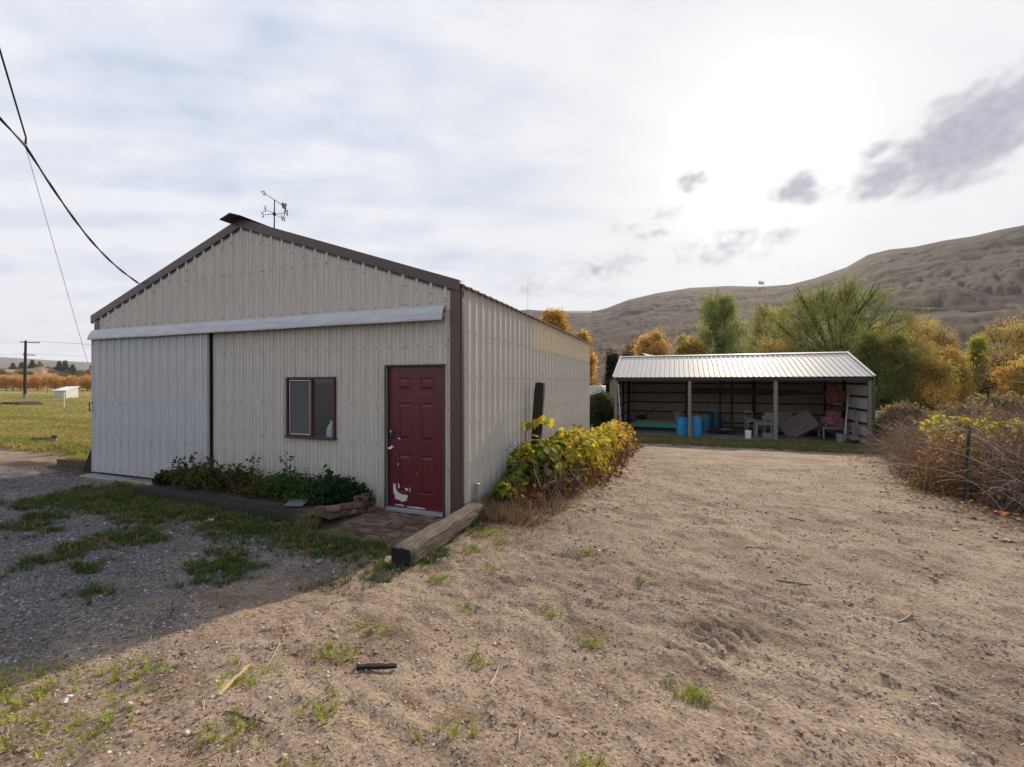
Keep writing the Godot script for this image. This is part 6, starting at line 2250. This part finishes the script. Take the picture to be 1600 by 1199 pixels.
func make_background() -> void:
	# behind the shed: cottage, trailer
	var hs := house("cottage", "dark-roofed cottage half hidden behind the shed's left end", V(-2.6, -1.0, 48.5), 5.6, 7.0, 2.9, 0.80, M.house_wall, M.house_roof, PI / 2 - 0.2)
	window_on(hs, Vector3(2.82, 2.5, 1.7), 0.6, 1.4, Vector3(1, 0, 0))
	# lattice bars on the gable window that shows
	var lt := MB.new()
	lt.box(Vector3.ZERO, Vector3(0.62, 1.45, 0.05), Basis(), 0.004)
	var lw := part(hs, "lattice_window", lt, M.house_white)
	lw.position = Vector3(2.85, 2.3, -3.1)
	lw.rotation.y = PI / 2
	for k in 6:
		var bar := MB.new()
		bar.box(Vector3(0, -0.55 + k * 0.22, 0.03), Vector3(0.5, 0.10, 0.02), Basis(), 0.002)
		part(lw, "pane", bar, M.pane_dark)
	var tr := thing("white_trailer", "pale box trailer seen past the workshop's far corner", "trailer", V(-8.2, -1.0, 42.3))
	var mb := MB.new()
	mb.box(Vector3(0, 1.45, 0), Vector3(3.4, 2.1, 2.2), Basis(), 0.06)
	part(tr, "body", mb, M.house_white)
	for sx in [-0.5, 0.5]:
		mb = MB.new()
		mb.lathe(Vector3.ZERO, [Vector2(0.0, -0.1), Vector2(0.30, -0.1), Vector2(0.34, 0.0), Vector2(0.30, 0.1), Vector2(0.0, 0.1)], 16)
		var wo := part(tr, "wheel", mb, M.black)
		wo.transform = Transform3D(Basis(Vector3.RIGHT, PI / 2), Vector3(sx, 0.34, 1.0))
	mb = MB.new()
	mb.box(Vector3(0, 0.42, 0), Vector3(3.3, 0.12, 1.6), Basis(), 0.01)
	part(tr, "chassis", mb, M.iron)
	mb = MB.new()
	mb.tube([V(-38.3, -1.0, 113.8), V(-38.3, 29.6, 113.8)], [0.10, 0.03], 6)
	solo("antenna_mast", "thin antenna mast rising beyond the workshop roof", "mast", mb, M.galv)
	# a pair of tiny trees on the skyline
	for q in [[196.0, 1247.0, "left of two tiny trees on the hill's skyline"], [203.0, 1254.0, "right of two tiny trees on the hill's skyline"]]:
		tree("skyline_tree", q[2], q[0], q[1], 247.0, 10.0, 7.0, {pal = [Color(0.03, 0.035, 0.02)], lobes = 5, count = 50, seed = int(q[0]), size = 3.0}, "tiny trees on the skyline")
	# utility pole with cross-arms and lines
	var up := thing("utility_pole", "weathered utility pole with two cross-arms standing in the lawn", "utility pole", V(-106.2, -1.0, 41.0))
	mb = MB.new()
	mb.tube([Vector3(0, -0.2, 0), Vector3(0.15, 5.0, 0), Vector3(0.35, 10.1, 0)], [0.26, 0.21, 0.16], 10)
	part(up, "pole", mb, M.utility)
	mb = MB.new()
	mb.tube([Vector3(0, 0.0, 0), Vector3(0.02, 1.5, 0)], [0.275, 0.26], 10)
	part(up, "pale_base", mb, M.stone)
	var arm := Vector3(0.40, 0, -0.916).normalized()
	var ends := []
	for q in [[9.8, -0.6, 1.7], [7.6, -0.3, 1.1]]:
		mb = MB.new()
		var c := Vector3(0.30, q[0], 0)
		mb.bar(c + arm * q[1], c + arm * q[2], 0.12, 0.14)
		var am := part(up, "crossarm", mb, M.utility)
		for s in [q[1] * 0.9, q[2] * 0.95]:
			mb = MB.new()
			mb.lathe(c + arm * s + Vector3(0, 0.07, 0), [Vector2(0.0, 0.0), Vector2(0.05, 0.0), Vector2(0.07, 0.10), Vector2(0.04, 0.18), Vector2(0.0, 0.2)], 8)
			part(am, "insulator", mb, M.white_paint)
			ends.append(up.position + c + arm * s + Vector3(0, 0.25, 0))
	for i in 3:
		mb = MB.new()
		var e: Vector3 = ends[i]
		var pts := []
		var rad := []
		for k in 17:
			var f := k / 16.0
			var p := (e + Vector3(-150, 0.5, 30)).lerp(e, f * 2.0) if f < 0.5 else e.lerp(e + Vector3(150, -3.5, -80), f * 2.0 - 1.0)
			var sag := fmod(f * 2.0, 1.0)
			p.y -= sag * (1.0 - sag) * 6.0
			pts.append(p)
			rad.append(0.012)
		mb.tube(pts, rad, 4)
		solo("power_line", ["topmost thin power line through the utility pole", "middle thin power line through the utility pole", "lowest thin power line through the utility pole"][i], "power line", mb, M.cable, Vector3.ZERO, 0.0, "lines on the utility pole")
	# service cable to the workshop roof: two twisted strands
	var A := V(-9.55, 3.70, FB - 0.02)
	var J := V(-7.965, 4.915, 3.086)
	var K := V(-6.3, 6.25, 0.6)
	for s in 2:
		mb = MB.new()
		var pts := []
		var rad := []
		for k in 61:
			var f := k / 60.0
			var p := A.lerp(J, f * 2.0) if f < 0.5 else J.lerp(K, f * 2.0 - 1.0)
			p.y -= 0.24 * sin(clampf(f * 2.0, 0.0, 1.0) * PI) + (0.04 * sin((f * 2.0 - 1.0) * PI) if f > 0.5 else 0.0)
			var tw := f * 40.0 + s * PI
			p += Vector3(cos(tw), sin(tw), 0) * (0.009 + 0.012 * smoothstep(0.5, 0.7, f))
			pts.append(p)
			rad.append(0.011)
		mb.tube(pts, rad, 6)
		solo("service_cable", ["thick black service cable strand running to the workshop roof", "second black strand twisted round the service cable"][s], "cable", mb, M.cable, Vector3.ZERO, 0.0, "service cable strands")
	mb = MB.new()
	mb.tube([J + Vector3(0.01, 0.02, 0), J + Vector3(0.02, 0.10, 0), V(-5.55, 5.75, 1.75)], [0.014, 0.010, 0.010], 6)
	solo("support_wire", "black support wire rising from the cable joint", "wire", mb, M.cable)
	mb = MB.new()
	var gpts := []
	var grad := []
	for k in 20:
		var f := k / 19.0
		gpts.append(J.lerp(V(-88.0, 2.0, 42.0), f) - Vector3(0, 0.25 * sin(f * PI), 0))
		grad.append(lerpf(0.004, 0.035, f))
	mb.tube(gpts, grad, 5)
	solo("guy_wire", "thin pale wire slanting from the cable joint past the left corner", "wire", mb, M.wire)
	# small white shed in the field, pipe, fence
	var ws := thing("field_shed", "small white lean-to shed standing in the lawn", "shed", V(-103.6, -1.0, 45.4), 2.03)
	mb = MB.new()
	var w := 2.5
	var d := 1.9
	for q in [[-1.0, 1.35, 1.35], [1.0, 2.0, 2.0]]:
		var x: float = q[0] * w / 2
		mb.quado(Vector3(x, -0.1, -d / 2), Vector3(x, -0.1, d / 2), Vector3(x, q[1], d / 2), Vector3(x, q[2], -d / 2), Vector3(q[0], 0, 0))
	for sz in [-1.0, 1.0]:
		mb.quado(Vector3(-w / 2, -0.1, sz * d / 2), Vector3(w / 2, -0.1, sz * d / 2), Vector3(w / 2, 2.0, sz * d / 2), Vector3(-w / 2, 1.35, sz * d / 2), Vector3(0, 0, sz))
	part(ws, "wall", mb, M.house_white)
	mb = MB.new()
	mb.bar(Vector3(-w / 2 - 0.2, 1.36, 0), Vector3(w / 2 + 0.2, 2.06, 0), d + 0.4, 0.06)
	part(ws, "roof", mb, M.bucket)
	mb = MB.new()
	mb.tube([V(-61.4, -0.96, 26.7), V(-61.4, 0.75, 26.7)], [0.06, 0.06], 8)
	solo("white_standpipe", "thin white standpipe in front of the small white shed", "pipe", mb, M.white_paint)
	mb = MB.new()
	blob(mb, Vector3.ZERO, Vector3(3.2, 0.28, 1.2), 0.5, 2.0, 2.0, 8, 14)
	solo("dirt_heap", "low dark dirt heap in the lawn near the utility pole", "dirt heap", mb, M.tie, V(-78.0, -0.95, 29.9))
	for i in 6:
		mb = MB.new()
		var x := -150.0 + i * 13.0
		mb.tube([V(x, -1.1, 62.0 + i * 1.0), V(x, 0.7, 62.0 + i * 1.0)], [0.05, 0.05], 6)
		solo("field_fence_post", "thin fence post in the far lawn before the orchard", "fence post", mb, M.utility, Vector3.ZERO, 0.0, "fence posts before the orchard")
	mb = MB.new()
	mb.tube([Vector3(0, -0.03, 0), Vector3(0.01, 0.12, 0), Vector3(0.03, 0.17, 0)], [0.09, 0.075, 0.05], 9)
	var sb := thing("broken_stub", "pale stub with a dark top on the lawn's dirt edge", "stub", V(-18.5, gh(-18.5, 7.8) + 0.02, 7.8))
	part(sb, "stub", mb, M.stone_tan)
	mb = MB.new()
	blob(mb, Vector3(0.03, 0.20, 0), Vector3(0.07, 0.05, 0.06), 0.4, 2.0, 3.0, 6, 10)
	part(sb, "top", mb, M.plank_dark)
	mb = MB.new()
	blob(mb, Vector3.ZERO, Vector3(0.45, 0.10, 0.22), 0.5, 2.0, 14.0, 8, 14)
	solo("soil_clod", "dark lump of soil beside the pale stub", "soil", mb, M.tie, V(-19.3, gh(-19.3, 7.9) + 0.03, 7.9))
	# orchard: two rows of orange trees
	var oc := [Color(0.62, 0.32, 0.10), Color(0.66, 0.40, 0.13), Color(0.48, 0.25, 0.10)]
	for row in 2:
		for i in 22:
			var f := i / 21.0
			var p := V(-236.0, -1.0, 66.0).lerp(V(-126.0, -1.0, 108.0), f) + Vector3(rr(-0.6, 0.6) - row * 4.0, 0, -row * 7.0 + rr(-0.5, 0.5))
			tree("orchard_tree", "orange-leaved orchard tree in the row beyond the lawn", p.x, -p.z, -1.0, rr(4.3, 5.2), rr(4.8, 5.6), {pal = oc, lobes = 9, count = 260, seed = 300 + row * 40 + i, size = 1.25, low = 0.28, fork = 0.2, trunk = 0.14, bark = M.bark_white if i % 3 == 0 else M.bark}, "orange orchard trees beyond the lawn")
	# trees and houses on the bluff
	var i := 0
	for q in [[-628.0, 234.0, 10.5, 8.0], [-622.0, 238.0, 11.5, 8.0], [-610.0, 241.0, 11.5, 9.0], [-604.0, 244.0, 10.0, 8.0], [-583.0, 250.0, 13.0, 9.0], [-577.0, 252.0, 14.0, 9.0], [-571.0, 255.0, 12.0, 9.0], [-565.0, 257.0, 9.0, 10.0], [-560.0, 258.0, 8.0, 10.0], [-551.0, 262.0, 12.5, 9.0], [-546.0, 265.0, 12.0, 9.0]]:
		conifer(["leftmost dark conifer on the far bluff", "second dark conifer from the left on the bluff", "dark conifer just right of the utility pole", "small dark conifer right of the utility pole", "left tree of the bluff's tallest conifer group", "tallest dark conifer on the bluff", "right tree of the bluff's tallest conifer group", "low dark conifer below the tall group", "low broad conifer right of the tall group", "dark conifer beside the workshop's left corner", "rightmost dark conifer at the workshop's left corner"][i], q[0], q[1], [9.5, 9.5, 11.5, 11.5, 8.5, 8.0, 6.5, 3.0, 3.0, 7.0, 7.0][i], q[2] * 1.1, q[3] * 1.2, 400 + i, Color(0.02, 0.032, 0.028), "dark conifers on the far bluff")
		i += 1
	i = 0
	for q in [[-632.0, 231.0, 7.0, [Color(0.30, 0.02, 0.03)], "bright red tree on the far bluff"], [-636.0, 226.0, 8.5, [Color(0.20, 0.15, 0.08)], "tan tree left of the red one"], [-601.0, 243.0, 13.0, [Color(0.26, 0.19, 0.09)], "tall yellowish poplar on the bluff's crest"], [-592.0, 246.0, 9.5, [Color(0.22, 0.12, 0.06)], "rust brown tree on the bluff's crest"], [-584.5, 249.0, 9.0, [Color(0.25, 0.20, 0.07)], "yellow-green tree left of the tall conifers"], [-617.0, 236.0, 7.5, [Color(0.19, 0.14, 0.07)], "brown tree between the bluff's conifers"]]:
		tree("bluff_tree", q[4], q[0], q[1], 8.0, q[2], q[2] * (0.9 if i != 2 else 0.45), {pal = q[3], lobes = 10, count = 240, seed = 500 + i, size = 2.4, low = 0.12}, "autumn trees on the bluff")
		i += 1
	for k in 26:
		var az := deg_to_rad(-70.6 + k * 0.26 + rr(-0.1, 0.1))
		var r := rr(520.0, 640.0)
		tree("bluff_shrub", "low scrubby tree scattered over the far bluff", sin(az) * r, cos(az) * r, 1.0 + (r - 420.0) / 220.0 * 8.0, rr(4.0, 7.0), rr(5.0, 8.0), {pal = [pick([Color(0.07, 0.085, 0.05), Color(0.20, 0.13, 0.07), Color(0.13, 0.12, 0.06)])], lobes = 5, count = 90, seed = 700 + k, size = 2.2, low = 0.1, cat = "shrub"}, "scrub on the far bluff")
	var h1 := house("far_house", "small pale house left of the utility pole on the bluff", V(-600.0, 3.5, 226.0), 12.0, 8.0, 3.0, 0.5, M.house_white, M.house_roof, 1.0)
	window_on(h1, Vector3(-2.5, 1.6, 4.02), 1.6, 1.3, Vector3(0, 0, 1))
	window_on(h1, Vector3(2.5, 1.6, 4.02), 1.6, 1.3, Vector3(0, 0, 1))
	var h2 := house("far_house", "small grey house right of the red tree", V(-618.0, 4.5, 231.0), 9.0, 7.0, 2.8, 0.5, M.gray_paint, M.house_white, 0.8)
	window_on(h2, Vector3(0, 1.5, 3.52), 1.6, 1.2, Vector3(0, 0, 1))


func make_sticks() -> void:
	var list := [
		["charred_stick", "short charred black stick in the near drive", -1.816, 2.13, -1.617, 2.268, 0.014, "char", "stick"],
		["pale_stick", "pale split stick lying in the left foreground", -2.284, 1.616, -2.42, 1.90, 0.008, "straw_stick", "stick"],
		["straw_stalk", "long thin straw stalk beyond the pale split stick", -2.336, 1.95, -2.53, 2.26, 0.0032, "straw_stick", "stalk"],
		["bent_twig", "dark forked twig in the middle of the drive", 0.859, 4.64, 1.151, 4.64, 0.006, "twig", "twig"],
		["bent_twig", "pale forked twig on the drive's right half", 1.603, 4.19, 1.81, 4.36, 0.006, "twig_pale", "twig"],
		["bent_twig", "thin twig lying farthest up the drive", 1.441, 7.03, 1.65, 6.95, 0.007, "twig", "twig"],
		["bent_twig", "short dark twig left of the forked twigs", 0.718, 5.45, 0.95, 5.52, 0.006, "twig", "twig"],
		["wood_chip", "pale splinter of wood near the charred stick", -1.037, 2.38, -1.069, 2.60, 0.006, "straw_stick", "splinter"],
		["wood_chip", "short pale peg in the near foreground", -0.726, 2.03, -0.704, 1.95, 0.006, "twig_pale", "splinter"],
		["bent_twig", "dark twig in the bottom left foreground", -2.143, 1.55, -1.888, 1.575, 0.006, "twig", "twig"]]
	for q in list:
		var mb := MB.new()
		var pts := []
		var rad := []
		var curve := 0.05 if q[0] == "bent_twig" else 0.02
		for k in 6:
			var f := k / 5.0
			var x := lerpf(q[2], q[4], f)
			var b := lerpf(q[3], q[5], f) + sin(f * PI) * curve * 0.5 * (1.0 + 0.4 * sin(k * 2.0))
			pts.append(V(x, gh(x, b) + q[6] * 0.9 + (0.004 if k % 2 else 0.0), b))
			rad.append(q[6] * [0.7, 1.0, 0.95, 1.0, 0.8, 0.45][k])
		if q[0] in ["charred_stick", "pale_stick"]:
			var a2: Vector3 = pts[0]
			var b2: Vector3 = pts[5]
			var rb := rough_box(Vector3(a2.distance_to(b2), q[6] * 1.5, q[6] * 2.2), Vector3i(9, 2, 2), 0.007, q[6] * 900.0)
			var so := solo(q[0], q[1], q[8], rb, M[q[7]], (a2 + b2) / 2.0 + Vector3(0, 0.002, 0), atan2(a2.z - b2.z, b2.x - a2.x))
			so.rotation.z = atan2(b2.y - a2.y, Vector2(b2.x - a2.x, b2.z - a2.z).length())
			continue
		mb.tube(pts, rad, 7)
		if q[0] == "bent_twig":
			mb.tube([pts[3], pts[3] + Vector3(0.05, 0.010, 0.06), pts[3] + Vector3(0.07, 0.0, 0.15)], [q[6] * 0.6, q[6] * 0.5, q[6] * 0.25], 5)
		solo(q[0], q[1], q[8], mb, M[q[7]], Vector3.ZERO, 0.0, "sticks on the drive" if q[0] == "bent_twig" else "")
	var lf := lobed_leaf()
	var o := solo("fallen_leaf", "single orange fallen leaf on the drive's right side", "leaf", lf, M.orange, V(3.65, gh(3.65, 6.89) + 0.02, 6.89), 0.7)
	o.scale = Vector3(0.10, 0.10, 0.10)
	stone("grey_stone", "bluish flat stone on the gravel", -4.55, 3.15, 0.13, M.slate, 61)
	stone("pale_pebble", "pale pebble near the bottom edge of the picture", -0.32, 1.42, 0.05, M.stone, 62)
